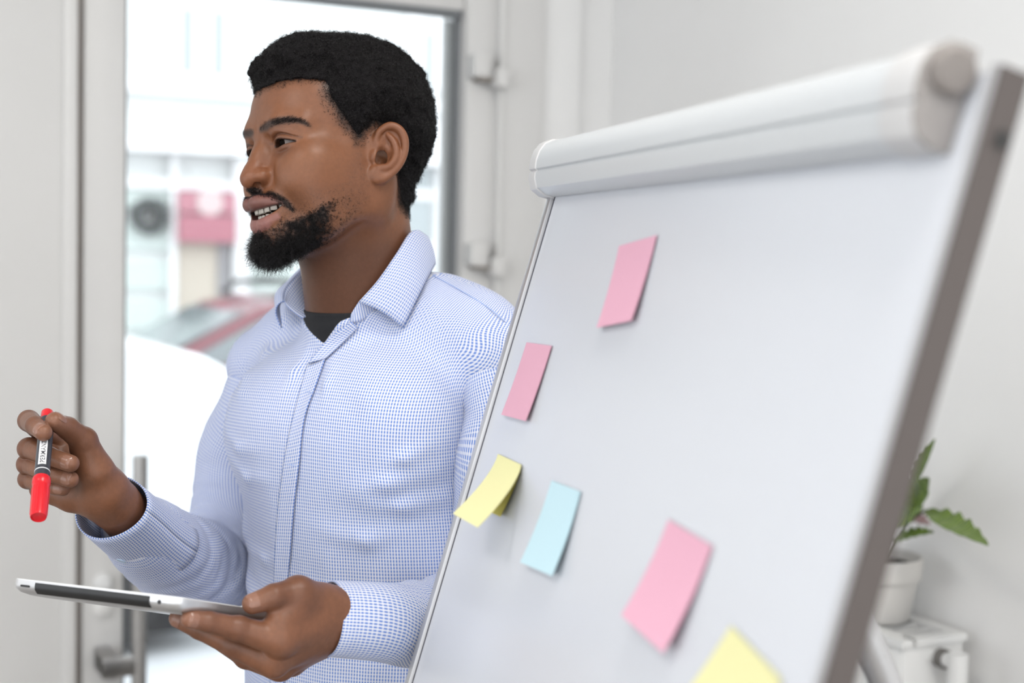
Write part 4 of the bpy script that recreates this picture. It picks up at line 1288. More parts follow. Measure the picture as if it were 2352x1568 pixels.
# ================================================================== hands (millimetres about a point of their own)
class Hand:
    def __init__(s, origin):
        s.o = origin
    def L(s, px, py, d): return (at(px, py, d) - s.o) * 1000.0
    def w(s, p): return np.asarray(p) / 1000.0 + s.o

RH = Hand(at(160, 1070, 1.39))
LH = Hand(at(600, 1430, 1.24))
def q3(h, rows):
    return np.array([h.L(*r[:3]) for r in rows]), [r[3] for r in rows]
R_WRIST = [(330, 1222, 1.50, 28), (262, 1156, 1.425, 25), (240, 1132, 1.408, 23)]
R_FING = {
    'thumb': [(218, 1082, 1.395, 17), (192, 1012, 1.385, 13.0), (156, 983, 1.370, 10.8), (125, 967, 1.352, 8.8)],
    'index': [(135, 1018, 1.430, 13), (66, 966, 1.392, 9.8), (80, 977, 1.352, 8.8), (100, 993, 1.3345, 8.2)],
    'middle': [(138, 1048, 1.428, 13), (66, 1030, 1.392, 10.2), (112, 1047, 1.356, 9.0), (162, 1064, 1.350, 8.4)],
    'ring': [(142, 1084, 1.430, 13), (63, 1066, 1.397, 9.8), (112, 1086, 1.362, 8.8), (162, 1101, 1.357, 8.0)],
    'little': [(150, 1115, 1.430, 12), (64, 1100, 1.402, 9.0), (106, 1115, 1.376, 8.0), (144, 1122, 1.370, 7.2)],
}
R_PALM = [[(238, 1125, 1.412, 20), (135, 1030, 1.428, 13)], [(238, 1130, 1.412, 20), (138, 1060, 1.430, 14)], [(236, 1138, 1.412, 20), (140, 1095, 1.432, 14)],
          [(236, 1146, 1.412, 18), (165, 1140, 1.415, 15), (95, 1122, 1.420, 12)], [(236, 1122, 1.408, 20), (218, 1082, 1.395, 18), (192, 1030, 1.390, 13)]]
L_WRIST = [(960, 1426, 1.372, 27), (810, 1421, 1.297, 25), (775, 1416, 1.285, 24)]
L_FING = {
    'thumb': [(745, 1398, 1.272, 19), (683, 1362, 1.246, 14.8), (630, 1370, 1.2300, 11.4), (580, 1386, 1.2235, 9.2)],
    'index': [(645, 1472, 1.228, 14), (548, 1443, 1.216, 10.6), (480, 1428, 1.204, 9.0), (436, 1421, 1.196, 7.8)],
    'middle': [(628, 1520, 1.240, 14), (540, 1482, 1.238, 10.6), (458, 1444, 1.245, 9.0), (408, 1420, 1.250, 7.8)],
    'ring': [(642, 1530, 1.268, 13), (565, 1508, 1.278, 10.2), (495, 1463, 1.288, 8.8), (452, 1432, 1.298, 7.6)],
    'little': [(668, 1522, 1.296, 12), (605, 1512, 1.312, 9.2), (560, 1482, 1.322, 8.0), (534, 1456, 1.330, 7.0)],
}
L_PALM = [[(780, 1412, 1.288, 22), (648, 1468, 1.230, 15)], [(780, 1420, 1.288, 22), (630, 1512, 1.242, 15)], [(780, 1424, 1.290, 22), (645, 1522, 1.270, 15)],
          [(780, 1427, 1.292, 21), (672, 1515, 1.296, 14)], [(778, 1408, 1.284, 21), (735, 1390, 1.268, 19), (690, 1368, 1.248, 15)], [(745, 1400, 1.27, 18), (650, 1440, 1.236, 13)], [(690, 1378, 1.246, 13), (645, 1425, 1.232, 13)]]

def hand_sdf(h, wrist, palm, fing):
    wp, wr = q3(h, wrist)
    palms = [q3(h, p) for p in palm]
    fs = {k: q3(h, v) for k, v in fing.items()}
    def f(P):
        d = chain(P, wp, wr, 6)
        for pp, pr in palms:
            d = smin(d, chain(P, pp, pr, 5), 11)
        F = None
        for k, (fp, fr) in fs.items():
            e = rcone(P, fp[0], fp[1], fr[0], fr[1])
            e = smin(e, rcone(P, fp[1], fp[2], fr[1] * 0.97, fr[2]), 2.5)
            e = smin(e, rcone(P, fp[2], fp[3], fr[2] * 0.98, fr[3]), 2.5)
            e = smin(e, ell(P, fp[1], (fr[1] * 1.03,) * 3), 3)
            F = e if F is None else np.minimum(F, e)
        d = smin(d, F, 5.0)
        return d
    return f, fs, palms
rh_f, rh_fs, _ = hand_sdf(RH, R_WRIST, R_PALM, R_FING)
lh_f, lh_fs, _ = hand_sdf(LH, L_WRIST, L_PALM, L_FING)

def hand_colors(h, V, fs, palm_dir, amount):
    n1 = wobble(V, 26.0); n2 = wobble(V + 7, 6.0); n3 = wobble(V + 3, 2.6)
    c = np.tile(np.array([0.200, 0.083, 0.043]), (len(V), 1)) * (1 + 0.07 * n1 + 0.05 * n2 + 0.03 * n3)[:, None]
    for k, (fp, fr) in fs.items():
        for j in (1, 2):
            g = gauss(V, fp[j], (fr[j] * 0.85,) * 3) * 2.2
            w = np.clip(g * 0.35, 0, 0.4)
            c = c + (np.array([0.088, 0.036, 0.023]) - c) * w[:, None]
        g = gauss(V, fp[3], (fr[3] * 1.1,) * 3)
        c = c + (np.array([0.235, 0.108, 0.066]) - c) * np.clip(0.55 * g * 1.8, 0, 0.6)[:, None]
    return c

def nail(h, fs, key, facing, parent, length=9.5, width=None):
    """fingernail: a thin curved plate let into the fingertip, facing a given world direction"""
    fp, fr = fs[key]
    ax = fp[3] - fp[2]; ax /= np.linalg.norm(ax)
    nm = np.asarray(facing, float); nm = nm - ax * (nm @ ax); nm /= np.linalg.norm(nm)
    sd = np.cross(ax, nm)
    r = fr[3]; w = width or r * 0.82
    n, m = 9, 9
    V = []
    for i in range(n):
        t = i / (n - 1)
        hw = w * (0.80 + 0.25 * math.sin(math.pi * min(1, 0.25 + 0.6 * t))) * (1 - 0.35 * (2 * t - 1) ** 6)
        for j in range(m):
            u = j / (m - 1) * 2 - 1
            a = u * hw / (r * 1.05)
            lift = r * (1.0 - 0.02 * (1 - t)) + 0.75 - 0.9 * (max(0, t - 0.55) / 0.45) ** 2 * r * 0.28
            V.append(fp[3] + ax * (-length * 0.62 + length * t - 0.4 * u * u * (1 - 2 * abs(t - 0.5)) ) + nm * lift * math.cos(a) + sd * (r + 0.5) * math.sin(a))
    V = np.array(V)
    i = np.arange(n * m).reshape(n, m)
    F = np.stack([i[:-1, :-1], i[:-1, 1:], i[1:, 1:], i[1:, :-1]], -1).reshape(-1, 4)
    lo = V - nm * 1.6
    o = link('fingernail', np_mesh('fingernail', h.w(np.concatenate([V, lo])), np.concatenate([F, F[:, ::-1] + len(V)])), M_NAIL, parent, True)
    return o
M_NAIL = mat('fingernail', (0.27, 0.135, 0.092), rough=0.26, spec=0.5)
def to_cam(p): 
    v = CAM_P - p
    return v / np.linalg.norm(v)

# ================================================================== torso frame (millimetres): X his left, -Y forward, Z up
TYAW = R(34)
TX = np.array([math.cos(TYAW), -math.sin(TYAW), 0]); TB = np.array([math.sin(TYAW), math.cos(TYAW), 0]); TZ = np.array([0, 0, 1.0])
TR = np.stack([TX, TB, TZ], 1)
TO = at(805, 1000, 1.60) + TX * 0.033
def t2w(p): return np.asarray(p, float) / 1000.0 @ TR.T + TO
def w2t(w): return (np.asarray(w, float) - TO) @ TR * 1000.0
def T3(px, py, d): return w2t(at(px, py, d))

def seg2(p, a, b):
    a = np.asarray(a, F32); b = np.asarray(b, F32); ab = b - a
    t = np.clip(((p - a) @ ab) / (ab @ ab), 0, 1)
    return np.sqrt(((p - a - t[:, None] * ab) ** 2).sum(1)), t
# folds of the shirt front: polyline in (x, z), width, height
FOLDS = [
    ([(-165, 78), (-110, 92), (-55, 96)], 7, 2.6), ([(-168, 60), (-105, 70), (-50, 82)], 7, 2.4), ([(-160, 40), (-100, 52), (-60, 60)], 8, 1.8),
    ([(150, -10), (110, -28), (60, -40)], 8, 2.4), ([(155, -40), (118, -52), (70, -48)], 7, 2.2), ([(155, 20), (128, 0), (100, -8)], 6, 2.0),
    ([(-150, -60), (-120, -110), (-70, -150)], 9, 2.0), ([(-155, -110), (-110, -165), (-50, -200)], 10, 2.2), ([(100, -110), (80, -170), (85, -240)], 11, 2.2),
    ([(40, -100), (45, -170), (40, -250)], 10, 1.6), ([(-40, -60), (-30, -130), (-45, -210)], 9, 1.5), ([(140, -130), (120, -190), (110, -260)], 10, 2.6),
    ([(-120, -20), (-80, -40), (-30, -36)], 6, 1.6), ([(-130, 10), (-90, -8), (-50, -4)], 6, 1.4), ([(120, -75), (80, -90), (30, -84)], 7, 1.8), ([(-100, -120), (-60, -128), (-20, -120)], 6, 1.5), ([(60, -140), (30, -150), (5, -142)], 6, 1.5),
    ([(60, 90), (85, 60), (95, 20)], 9, 1.6), ([(20, 100), (28, 70), (30, 40)], 5, 1.6), ([(-22, 112), (-28, 80), (-30, 50)], 5, 1.8),
]
_nk = [(w2t(h2w(a_)), w2t(h2w(b_)), ra * 0.985, rb * 0.985) for a_, b_, ra, rb in (
    (NECK_TOP, NECK_BOT + np.array([0, 0, -30.]), 56, 62), ((0, -8, -60), NECK_BOT + np.array([0., -24, -10]), 40, 44),
    ((60, 18, -25), NECK_BOT + np.array([18., -40, 10]), 13, 14), ((-60, 18, -25), NECK_BOT + np.array([-18., -42, 10]), 13, 14))]
def neck_t(P):
    d = None
    for a_, b_, ra, rb in _nk:
        e = rcone(P, a_, b_, ra, rb)
        d = e if d is None else smin(d, e, 18)
    return d
def collar_plane(P): return P[:, 2] - (128 + 0.42 * (P[:, 1] + 95) + 0.10 * P[:, 0])
def torso_base(P, folds=True):
    A = P.copy(); A[:, 2] -= 0.085 * A[:, 0] * sm(A[:, 2], -120, 40)
    A[:, 0] = np.abs(A[:, 0])
    d = ell(A, (0, 8, -40), (163, 132, 190))
    d = smin(d, ell(A, (0, 4, -270), (156, 124, 360)), 30)
    d = smin(d, ell(A, (66, -62, 18), (86, 54, 72)), 44)
    d = smin(d, ell(A, (0, 46, 30), (150, 84, 120)), 30)
    d = smin(d, chain(A, [(40, 8, 126), (110, 8, 111), (168, 6, 86)], [46, 48, 48], 20), 30)
    d = smin(d, chain(A, [(26, 30, 146), (74, 18, 132), (130, 14, 112)], [40, 42, 40], 20), 24)
    m = np.nonzero((P[:, 2] > 60) & (np.abs(P[:, 0]) < 130))[0]
    if len(m):
        q = P[m]
        d[m] = smin(d[m], smax(neck_t(q) - 5.0, collar_plane(q), 4), 14)
    if folds:
        m = np.nonzero((np.abs(d) < 16) & (P[:, 1] < 10))[0]
        if len(m):
            q = P[m][:, [0, 2]]
            for pl, sg, h in FOLDS:
                for i in range(len(pl) - 1):
                    dd, t = seg2(q, pl[i], pl[i + 1])
                    tt = (i + t) / (len(pl) - 1)
                    d[m] -= 1.35 * h * np.exp(-0.5 * (dd / sg) ** 2) * np.sin(math.pi * np.clip(0.06 + 0.9 * tt, 0, 1)) ** 0.7
            d[m] -= 0.9 * wobble(P[m], 85.0) + 0.35 * wobble(P[m] + 20, 32.0)
    return d
def shirt_sdf(P):
    d = torso_base(P)
    # the undone top button: a shallow V in the front
    m = np.nonzero((P[:, 1] < -20) & (P[:, 2] > 60))[0]
    if len(m):
        e = -poly_sd(P[m][:, [0, 2]], np.concatenate([V_TRI, [[V_TRI[1, 0] + 12, V_TRI[1, 1] + 70], [V_TRI[0, 0] - 12, V_TRI[0, 1] + 70]]])[[0, 2, 1, 3, 4]])
        inner = torso_base(P[m], False) + 9
        d[m] = smax(d[m], -np.maximum(e, -inner), 2.0)
    return d

def march(px, py, f, off=0.0, start=1100.0):
    """where the sight line through a pixel first meets f = off (torso frame)"""
    d = CAM_F + CAM_R * (px - 1176.0) / FPX + CAM_U * (784.0 - py) / FPX
    d = d / np.linalg.norm(d)
    o = w2t(CAM_P[None])[0]; dl = d @ TR
    t = start
    best = (1e9, t)
    for _ in range(160):
        v = f((o + dl * t)[None])[0] - off
        if v < best[0]: best = (v, t)
        if v < 0.2: break
        t += max(v * 0.7, 0.5)
        if t > 1900: break
    return o + dl * best[1]
V_TRI = np.array([march(x_, y_, lambda P: torso_base(P, False))[[0, 2]] for x_, y_ in ((712, 708), (808, 724), (741, 789))])
_UVG = None
def torso_uv(V):
    """near-isometric coordinates: arclength round the body and up it"""
    global _UVG
    if _UVG is None:
        an = np.linspace(-math.pi, math.pi, 121); zz = np.linspace(-430, 215, 110)
        AA, ZZ = np.meshgrid(an, zz, indexing='ij')
        r = np.full(AA.size, 330.0)
        sa, ca, z = np.sin(AA).ravel(), np.cos(AA).ravel(), ZZ.ravel()
        for _ in range(46):
            P = np.stack([r * sa, -r * ca, z], -1).astype(F32)
            r = np.maximum(r - 0.75 * torso_base(P, False), 8.0)
        r = r.reshape(AA.shape)
        for _ in range(7):
            r[:, 1:-1] = (r[:, :-2] + 2 * r[:, 1:-1] + r[:, 2:]) / 4
            r[1:-1] = (r[:-2] + 2 * r[1:-1] + r[2:]) / 4
        x = r * np.sin(AA); y = -r * np.cos(AA)
        hoop = np.sqrt(np.diff(x, axis=0) ** 2 + np.diff(y, axis=0) ** 2)
        U = np.concatenate([np.zeros((1, len(zz))), np.cumsum(hoop, 0)]); U -= U[60:61]
        st = np.sqrt(np.diff(r, axis=1) ** 2 + np.diff(ZZ, axis=1) ** 2)
        Vv = np.concatenate([np.zeros((len(an), 1)), np.cumsum(st, 1)], 1)
        k0 = np.argmin(np.abs(zz + 60)); Vv -= Vv[:, k0:k0 + 1]
        _UVG = (an, zz, U, Vv)
    an, zz, U, Vv = _UVG
    a = np.arctan2(V[:, 0], -V[:, 1])
    i = np.clip((a - an[0]) / (an[1] - an[0]), 0, len(an) - 1.001); j = np.clip((V[:, 2] - zz[0]) / (zz[1] - zz[0]), 0, len(zz) - 1.001)
    i0 = i.astype(int); j0 = j.astype(int); fi = i - i0; fj = j - j0
    def smp(G): return (G[i0, j0] * (1 - fi) + G[i0 + 1, j0] * fi) * (1 - fj) + (G[i0, j0 + 1] * (1 - fi) + G[i0 + 1, j0 + 1] * fi) * fj
    return np.stack([smp(U), smp(Vv)], -1) / 1000.0

# ------------------------------------------------------------------ arms
def A3(rows): return np.array([T3(*r[:3]) if 0.5 < r[2] < 3 else np.array(r[:3], float) for r in rows]), np.array([r[3] for r in rows], float)
R_ARM, R_ARM_R = A3([(-164, 6, 54, 46), (-172, 0, 4, 53), (570, 1040, 1.690, 57), (550, 1180, 1.685, 56), (505, 1292, 1.655, 55), (430, 1292, 1.60, 52), (360, 1250, 1.525, 44), (318, 1218, 1.485, 38)])
L_ARM, L_ARM_R = A3([(172, 6, 80, 46), (192, -2, 30, 53), (1172, 1060, 1.462, 56), (1160, 1210, 1.480, 56), (1115, 1372, 1.485, 54), (1050, 1424, 1.435, 48), (985, 1428, 1.392, 41), (940, 1428, 1.362, 36)])
_tcam = (CAM_P - TO) @ TR; _tcam = _tcam / np.linalg.norm(_tcam)
def arm_param(P, C):
    """smooth arclength along a polyline (mm) and angle about it (0 towards the viewer)"""
    D = []; S_ = []; X = []; Y = []
    acc = 0.0
    for i in range(len(C) - 1):
        ab = C[i + 1] - C[i]; L = np.linalg.norm(ab); t = ab / L
        qf = (P - C[i]) @ t
        q = np.clip(qf, 0, L)
        w = P - C[i] - q[:, None] * t
        n1 = _tcam - t * (t @ _tcam); n1 /= np.linalg.norm(n1); n2 = np.cross(t, n1)
        D.append(vlen(w)); S_.append(acc + np.clip(qf, -0.6 * L, 1.6 * L)); X.append(w @ n1); Y.append(w @ n2)
        acc += L
    D = np.array(D); W = np.exp(-(D - D.min(0)) / 7.0)
    W /= W.sum(0)
    return (W * np.array(S_)).sum(0), np.arctan2((W * np.array(Y)).sum(0), (W * np.array(X)).sum(0)), D.min(0)
def sleeve_sdf(C, Rr, bend, seedoff):
    Cs, Rs = crv(C, Rr, 3)
    def f(P):
        d = chain(P, Cs, Rs, 7)
        m = np.nonzero(np.abs(d) < 14)[0]
        if len(m):
            q = P[m]
            s, a, _ = arm_param(q, Cs)
            near = np.exp(-0.5 * ((s - bend) / 75.0) ** 2)
            e = np.stack([s * 1.0 + 30 * np.sin(a + seedoff), 34 * np.cos(a), 34 * np.sin(a)], -1) + seedoff * 10
            d[m] -= (0.5 + 2.6 * near) * wobble(e, 40.0) + (0.3 + 0.8 * near) * wobble(e + 40, 19.0) + 0.8 * wobble(q, 70.0)
        return d
    return f, Cs
r_sleeve_f, R_CS = sleeve_sdf(R_ARM, R_ARM_R, 270.0, 1.3)
l_sleeve_f, L_CS = sleeve_sdf(L_ARM, L_ARM_R, 290.0, 4.1)

# ------------------------------------------------------------------ checked cotton
def gingham(name, period=0.0030, blue=(0.155, 0.26, 0.60), white=(0.76, 0.765, 0.825), strength=1.0):
    m = bpy.data.materials.new(name); m.use_nodes = True
    nt = m.node_tree; N = nt.nodes; L = nt.links; b = N['Principled BSDF']
    uv = N.new('ShaderNodeUVMap'); uv.uv_map = 'UVMap'
    sp = N.new('ShaderNodeSeparateXYZ'); L.new(uv.outputs['UV'], sp.inputs['Vector'])
    outs = []
    for ch, per in (('X', period), ('Y', period * 1.22)):
        mu = N.new('ShaderNodeMath'); mu.operation = 'MULTIPLY'; mu.inputs[1].default_value = 2 * math.pi / per
        L.new(sp.outputs[ch], mu.inputs[0])
        si = N.new('ShaderNodeMath'); si.operation = 'SINE'; L.new(mu.outputs[0], si.inputs[0])
        mr = N.new('ShaderNodeMapRange'); mr.interpolation_type = 'SMOOTHSTEP'
        mr.inputs['From Min'].default_value = -0.45 if ch == 'X' else -0.75; mr.inputs['From Max'].default_value = 0.45 if ch == 'X' else 0.15
        mr.inputs['To Min'].default_value = 0 if ch == 'X' else 0.42; mr.inputs['To Max'].default_value = 0.95 if ch == 'X' else 1.0
        L.new(si.outputs[0], mr.inputs['Value'])
        outs.append(mr)
    ml = N.new('ShaderNodeMath'); ml.operation = 'MULTIPLY'
    L.new(outs[0].outputs[0], ml.inputs[0]); L.new(outs[1].outputs[0], ml.inputs[1])
    sb = N.new('ShaderNodeMath'); sb.operation = 'MULTIPLY_ADD'; sb.inputs[1].default_value = 0.24; sb.inputs[2].default_value = -0.10
    L.new(outs[1].outputs[0], sb.inputs[0])
    ad = N.new('ShaderNodeMath'); ad.operation = 'ADD'; ad.use_clamp = True
    L.new(ml.outputs[0], ad.inputs[0]); L.new(sb.outputs[0], ad.inputs[1])
    mx = N.new('ShaderNodeMixRGB'); mx.inputs[1].default_value = (*white, 1); mx.inputs[2].default_value = (*blue, 1)
    L.new(ad.outputs[0], mx.inputs['Fac'])
    L.new(mx.outputs['Color'], b.inputs['Base Color'])
    b.inputs['Roughness'].default_value = 0.8
    b.inputs['Specular IOR Level'].default_value = 0.2
    b.inputs['Sheen Weight'].default_value = 0.15
    bp = N.new('ShaderNodeBump'); bp.inputs['Strength'].default_value = 0.15; bp.inputs['Distance'].default_value = 0.0004
    L.new(ad.outputs[0], bp.inputs['Height']); L.new(bp.outputs['Normal'], b.inputs['Normal'])
    return m
M_SHIRT = gingham('blue_checked_cotton')
M_SHIRT_IN = gingham('blue_checked_cotton_inside', blue=(0.17, 0.26, 0.52), white=(0.60, 0.60, 0.68))
M_TEE = mat('black_jersey', (0.010, 0.010, 0.012), rough=0.85, bump=0.2, bscale=900)
M_STITCH = mat('shirt_stitching', (0.36, 0.46, 0.74), rough=0.8)
M_BUTTON = mat('pale_blue_button', (0.50, 0.62, 0.78), rough=0.25)

def grid_mesh(name, G, UV, m, parent, thick=0.0, smooth=True, sub=0):
    """G: (n,m,3) torso-frame grid -> sheet with optional thickness"""
    n, k = G.shape[:2]
    V = G.reshape(-1, 3)
    i = np.arange(n * k).reshape(n, k)
    F = np.stack([i[:-1, :-1], i[:-1, 1:], i[1:, 1:], i[1:, :-1]], -1).reshape(-1, 4)
    U = np.asarray(UV).reshape(-1, 2)
    if thick:
        N = vnormals(V, F)
        V2 = V - N * thick
        o = n * k
        rim = []
        for e_ in (i[0, :], i[-1, ::-1], i[::-1, 0], i[:, -1]):
            rim.append(np.stack([e_[:-1], e_[:-1] + o, e_[1:] + o, e_[1:]], -1))
        F = np.concatenate([F, F[:, ::-1] + o] + rim)
        V = np.concatenate([V, V2]); U = np.concatenate([U, U])
    return link(name, np_mesh(name, t2w(V), F, UV=U), m, parent, smooth)
def resample(P, n):
    P = np.asarray(P, float)
    if len(P) > 2:
        P, _ = crv(P, np.zeros(len(P)), 8)
    s = np.concatenate([[0], np.cumsum(vlen(np.diff(P, axis=0)))])
    t = np.linspace(0, s[-1], n)
    return np.stack([np.interp(t, s, P[:, j]) for j in range(3)], -1), s[-1]
def loft(curves, n, m, bulge=0.0, toward=None):
    """sheet through several curves"""
    R_ = [resample(c, n)[0] for c in curves]
    G = []
    K = len(R_)
    for j in range(m):
        t = j / (m - 1) * (K - 1); i = min(int(t), K - 2); f = t - i
        if K == 3:   # quadratic through three
            s = j / (m - 1)
            G.append(R_[0] * (2 * (s - .5) * (s - 1)) + R_[1] * (-4 * s * (s - 1)) + R_[2] * (2 * s * (s - .5)))
        else:
            G.append(R_[i] * (1 - f) + R_[i + 1] * f)
    G = np.stack(G, 1)
    return G
def arc_uv(G):
    u = np.concatenate([np.zeros((1, G.shape[1])), np.cumsum(np.linalg.norm(np.diff(G, axis=0), axis=2), 0)]).mean(1)
    v = np.concatenate([np.zeros((G.shape[0], 1)), np.cumsum(np.linalg.norm(np.diff(G, axis=1), axis=2), 1)], 1).mean(0)
    return np.stack(np.meshgrid(u, v, indexing='ij'), -1) / 1000.0

# ================================================================== put the man together
def polygonize_w(f, lo, hi, h, conv, **kw):
    V, Q = polygonize(f, lo, hi, h, **kw)
    return conv(V), Q, V
rV, rQ, rL = polygonize_w(rh_f, (-75, -80, -95), (120, 150, 75), HAND_H, RH.w)
lV, lQ, lL = polygonize_w(lh_f, (-95, -85, -85), (175, 190, 60), HAND_H, LH.w)
rC = hand_colors(RH, rL, rh_fs, None, 0); lC = hand_colors(LH, lL, lh_fs, None, 0)
# the rest of the body under the clothes, coarse
def body_sdf(P):
    d = torso_base(P, False) + 12
    d = smin(d, chain(P, R_CS, [22 + 0 * i for i in range(len(R_CS))], 20), 20)
    d = smin(d, chain(P, L_CS, [22 + 0 * i for i in range(len(L_CS))], 20), 20)
    d = smin(d, rcone(P, w2t(h2w(NECK_BOT)), w2t(h2w(NECK_TOP)), 52, 50), 15)
    return np.maximum(d, -(P[:, 2] + 330))
bV, bQ, _ = polygonize_w(body_sdf, (-300, -340, -345), (300, 190, 250), 9.0, t2w, project=1)
allV = np.concatenate([h2w(HEAD_V), rV, lV, bV])
o1 = len(HEAD_V); o2 = o1 + len(rV); o3 = o2 + len(lV)
allQ = np.concatenate([HEAD_Q, rQ + o1, lQ + o2, bQ + o3])
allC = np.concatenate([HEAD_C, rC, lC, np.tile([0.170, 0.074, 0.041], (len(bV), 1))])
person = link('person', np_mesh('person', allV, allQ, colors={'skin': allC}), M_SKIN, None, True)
tag(person, 'bearded man in a blue checked shirt talking beside the flip chart', 'person')
build_head_parts(person)
for key in ('middle', 'ring', 'little', 'index'):
    nail(RH, rh_fs, key, to_cam(RH.o), person)
nail(RH, rh_fs, 'thumb', to_cam(RH.o) + np.array([-0.1, 0, 0.9]), person, length=12)
nail(LH, lh_fs, 'thumb', to_cam(LH.o) + np.array([0.1, 0, 0.55]), person, length=12)
nail(LH, lh_fs, 'index', to_cam(LH.o) + np.array([0, 0, -0.1]), person)
nail(LH, lh_fs, 'middle', to_cam(LH.o) + np.array([0, 0, -0.4]), person)

# ------------------------------------------------------------------ shirt
sV, sQ, sL = polygonize_w(shirt_sdf, (-245, -190, -420), (245, 170, 222), SHIRT_H, t2w, slack=6)
shirt = link('shirt', np_mesh('shirt', sV, sQ, UV=torso_uv(sL)), M_SHIRT, person, True)
def sleeve(f, C, lo, hi):
    V, Q, Lc = polygonize_w(f, lo, hi, SHIRT_H, t2w, slack=8)
    s, a, _ = arm_param(Lc, C)
    UV = np.stack([a * 0.050, s / 1000.0], -1)
    return link('sleeve', np_mesh('sleeve', V, Q, UV=UV), M_SHIRT, shirt, True)
def bbox(C, r): return C.min(0) - r, C.max(0) + r
sleeve(r_sleeve_f, R_CS, *bbox(R_CS, 82))
sleeve(l_sleeve_f, L_CS, *bbox(L_CS, 82))

# undershirt in the open neck
neck_f = lambda P: head_sdf(w2h(t2w(P)))
TEE_Z = 200.0
TEE_Z = march(758, 721, lambda P: np.minimum(torso_base(P, False) + 3.0, neck_t(P) - 2.0))[2]
def tee_sdf(P):
    d = smin(torso_base(P, False) + 3.0, neck_t(P) - 2.0, 6)
    return np.maximum(np.maximum(d, -(P[:, 2] - 40)), P[:, 2] - (TEE_Z + 0.12 * (P[:, 1] + 95)))
tV, tQ, _ = polygonize_w(tee_sdf, (-80, -150, 38), (90, -10, 165), 2.5, t2w, project=1)
link('undershirt', np_mesh('undershirt', tV, tQ), M_TEE, person, True)

# placket down the front
sf = shirt_sdf
base_f = lambda P: torso_base(P, True)
def line(pts, f, off): return np.array([march(x, y, f, off) for x, y in pts])
pl_l = line([(706, 836), (684, 920), (662, 1010), (649, 1090), (638, 1180), (632, 1280), (628, 1400), (622, 1566)], base_f, 1.4)
pl_r = line([(748, 822), (728, 880), (700, 960), (688, 1060), (676, 1160), (668, 1260), (660, 1360), (652, 1566)], base_f, 1.9)
pl_m = line([(727, 830), (706, 900), (682, 985), (669, 1075), (657, 1170), (650, 1270), (644, 1380), (637, 1566)], base_f, 1.9)
def extend(P): return np.concatenate([P, [P[-1] + (P[-1] - P[-2]) * 0.55]])
G = loft([extend(pl_l), extend(pl_m), extend(pl_r)], 70, 9)
pk = grid_mesh('placket', G, arc_uv(G)[..., ::-1], M_SHIRT, shirt, 1.2)
for (x0, y0, x1, y1) in [(700, 899, 720, 902), (661, 1067, 682, 1070), (640, 1249, 660, 1253)]:
    a, b = march(x0, y0, base_f, 2.6), march(x1, y1, base_f, 3.0)
    MB().tube([tuple(t2w(a)), tuple(t2w((a + b) / 2)), tuple(t2w(b))], 0.0005, 6).build('buttonhole', M_STITCH, pk)
# the overlapping front edge at the open V
f_o = line([(808, 738), (775, 762), (742, 792), (708, 834)], base_f, 5.0)
f_i = line([(822, 752), (795, 780), (768, 806), (748, 824)], base_f, 2.0)
G = loft([f_o, f_i], 24, 6)
grid_mesh('front_facing', G, arc_uv(G), M_SHIRT, shirt, 1.2)
# shoulder seam and armhole seam
def seam(pts, f, off):
    P = np.array([p for p in (march(x, y, f, off) for x, y in pts) if p is not None])
    P, _ = resample(P, 30)
    MB().tube([tuple(t2w(p)) for p in P], 0.0006, 5).build('seam', M_STITCH, shirt)
allshirt = lambda P: np.minimum(base_f(P), np.minimum(r_sleeve_f(P), l_sleeve_f(P)))
seam([(998, 634), (1060, 668), (1120, 705), (1160, 738)], allshirt, 0.7)

# collar
N1 = lambda P: np.minimum(neck_f(P) - 5.0, torso_base(P, False) - 2)
fold = line([(806, 722), (824, 694), (868, 645), (912, 582), (947, 530)], lambda P: np.minimum(neck_f(P), torso_base(P, False) + 14), 7.0)
outer = line([(925, 752), (950, 700), (974, 650), (997, 607)], base_f, 4.0)
front = fold[0]
ncen = (w2t(h2w(NECK_BOT)) + w2t(h2w(NECK_TOP))) / 2
# carry both edges round the back of the neck
def around(P0, steps, up, grow):
    out = []
    c = w2t(h2w(NECK_BOT)) * 0.62 + w2t(h2w(NECK_TOP)) * 0.38
    v = P0 - c; r = math.hypot(v[0], v[1]); a0 = math.atan2(v[1], v[0])
    for k in range(1, steps + 1):
        a = a0 + k * R(150) / steps
        rr = r + grow * math.sin(k / steps * math.pi)
        out.append((c[0] + rr * math.cos(a), c[1] + rr * math.sin(a), P0[2] + up * k / steps))
    return np.array(out)
fold_all = np.concatenate([fold, around(fold[-1], 7, -26, 4)])
outer_all = np.concatenate([outer, around(outer[-1], 7, -30, 4)])
mid = None
n = 44
Fr, _ = resample(fold_all[1:], n); Or, _ = resample(outer_all, n)
out_dir = Fr * 0.5 + Or * 0.5 - ncen; out_dir[:, 2] = 0; out_dir /= vlen(out_dir)[:, None]
Mr = (Fr + Or) / 2 + out_dir * 5.0 + np.array([0, 0, 3.0])
G = loft([Fr, Mr, Or], n, 12)
collar = grid_mesh('collar', G[:, ::-1], arc_uv(G[:, ::-1])[..., ::-1], M_SHIRT, shirt, 1.6)
# stand under the near leaf
st_t, _ = resample(fold_all, n)
bt = line([(803, 742), (835, 735), (900, 690), (960, 640)], base_f, 1.0)
st_b, _ = resample(np.concatenate([bt, around(bt[-1], 7, -20, 0)]), n)
G = loft([st_t, st_b], n, 6)
grid_mesh('collar_stand', G, arc_uv(G), M_SHIRT, collar, 1.2)
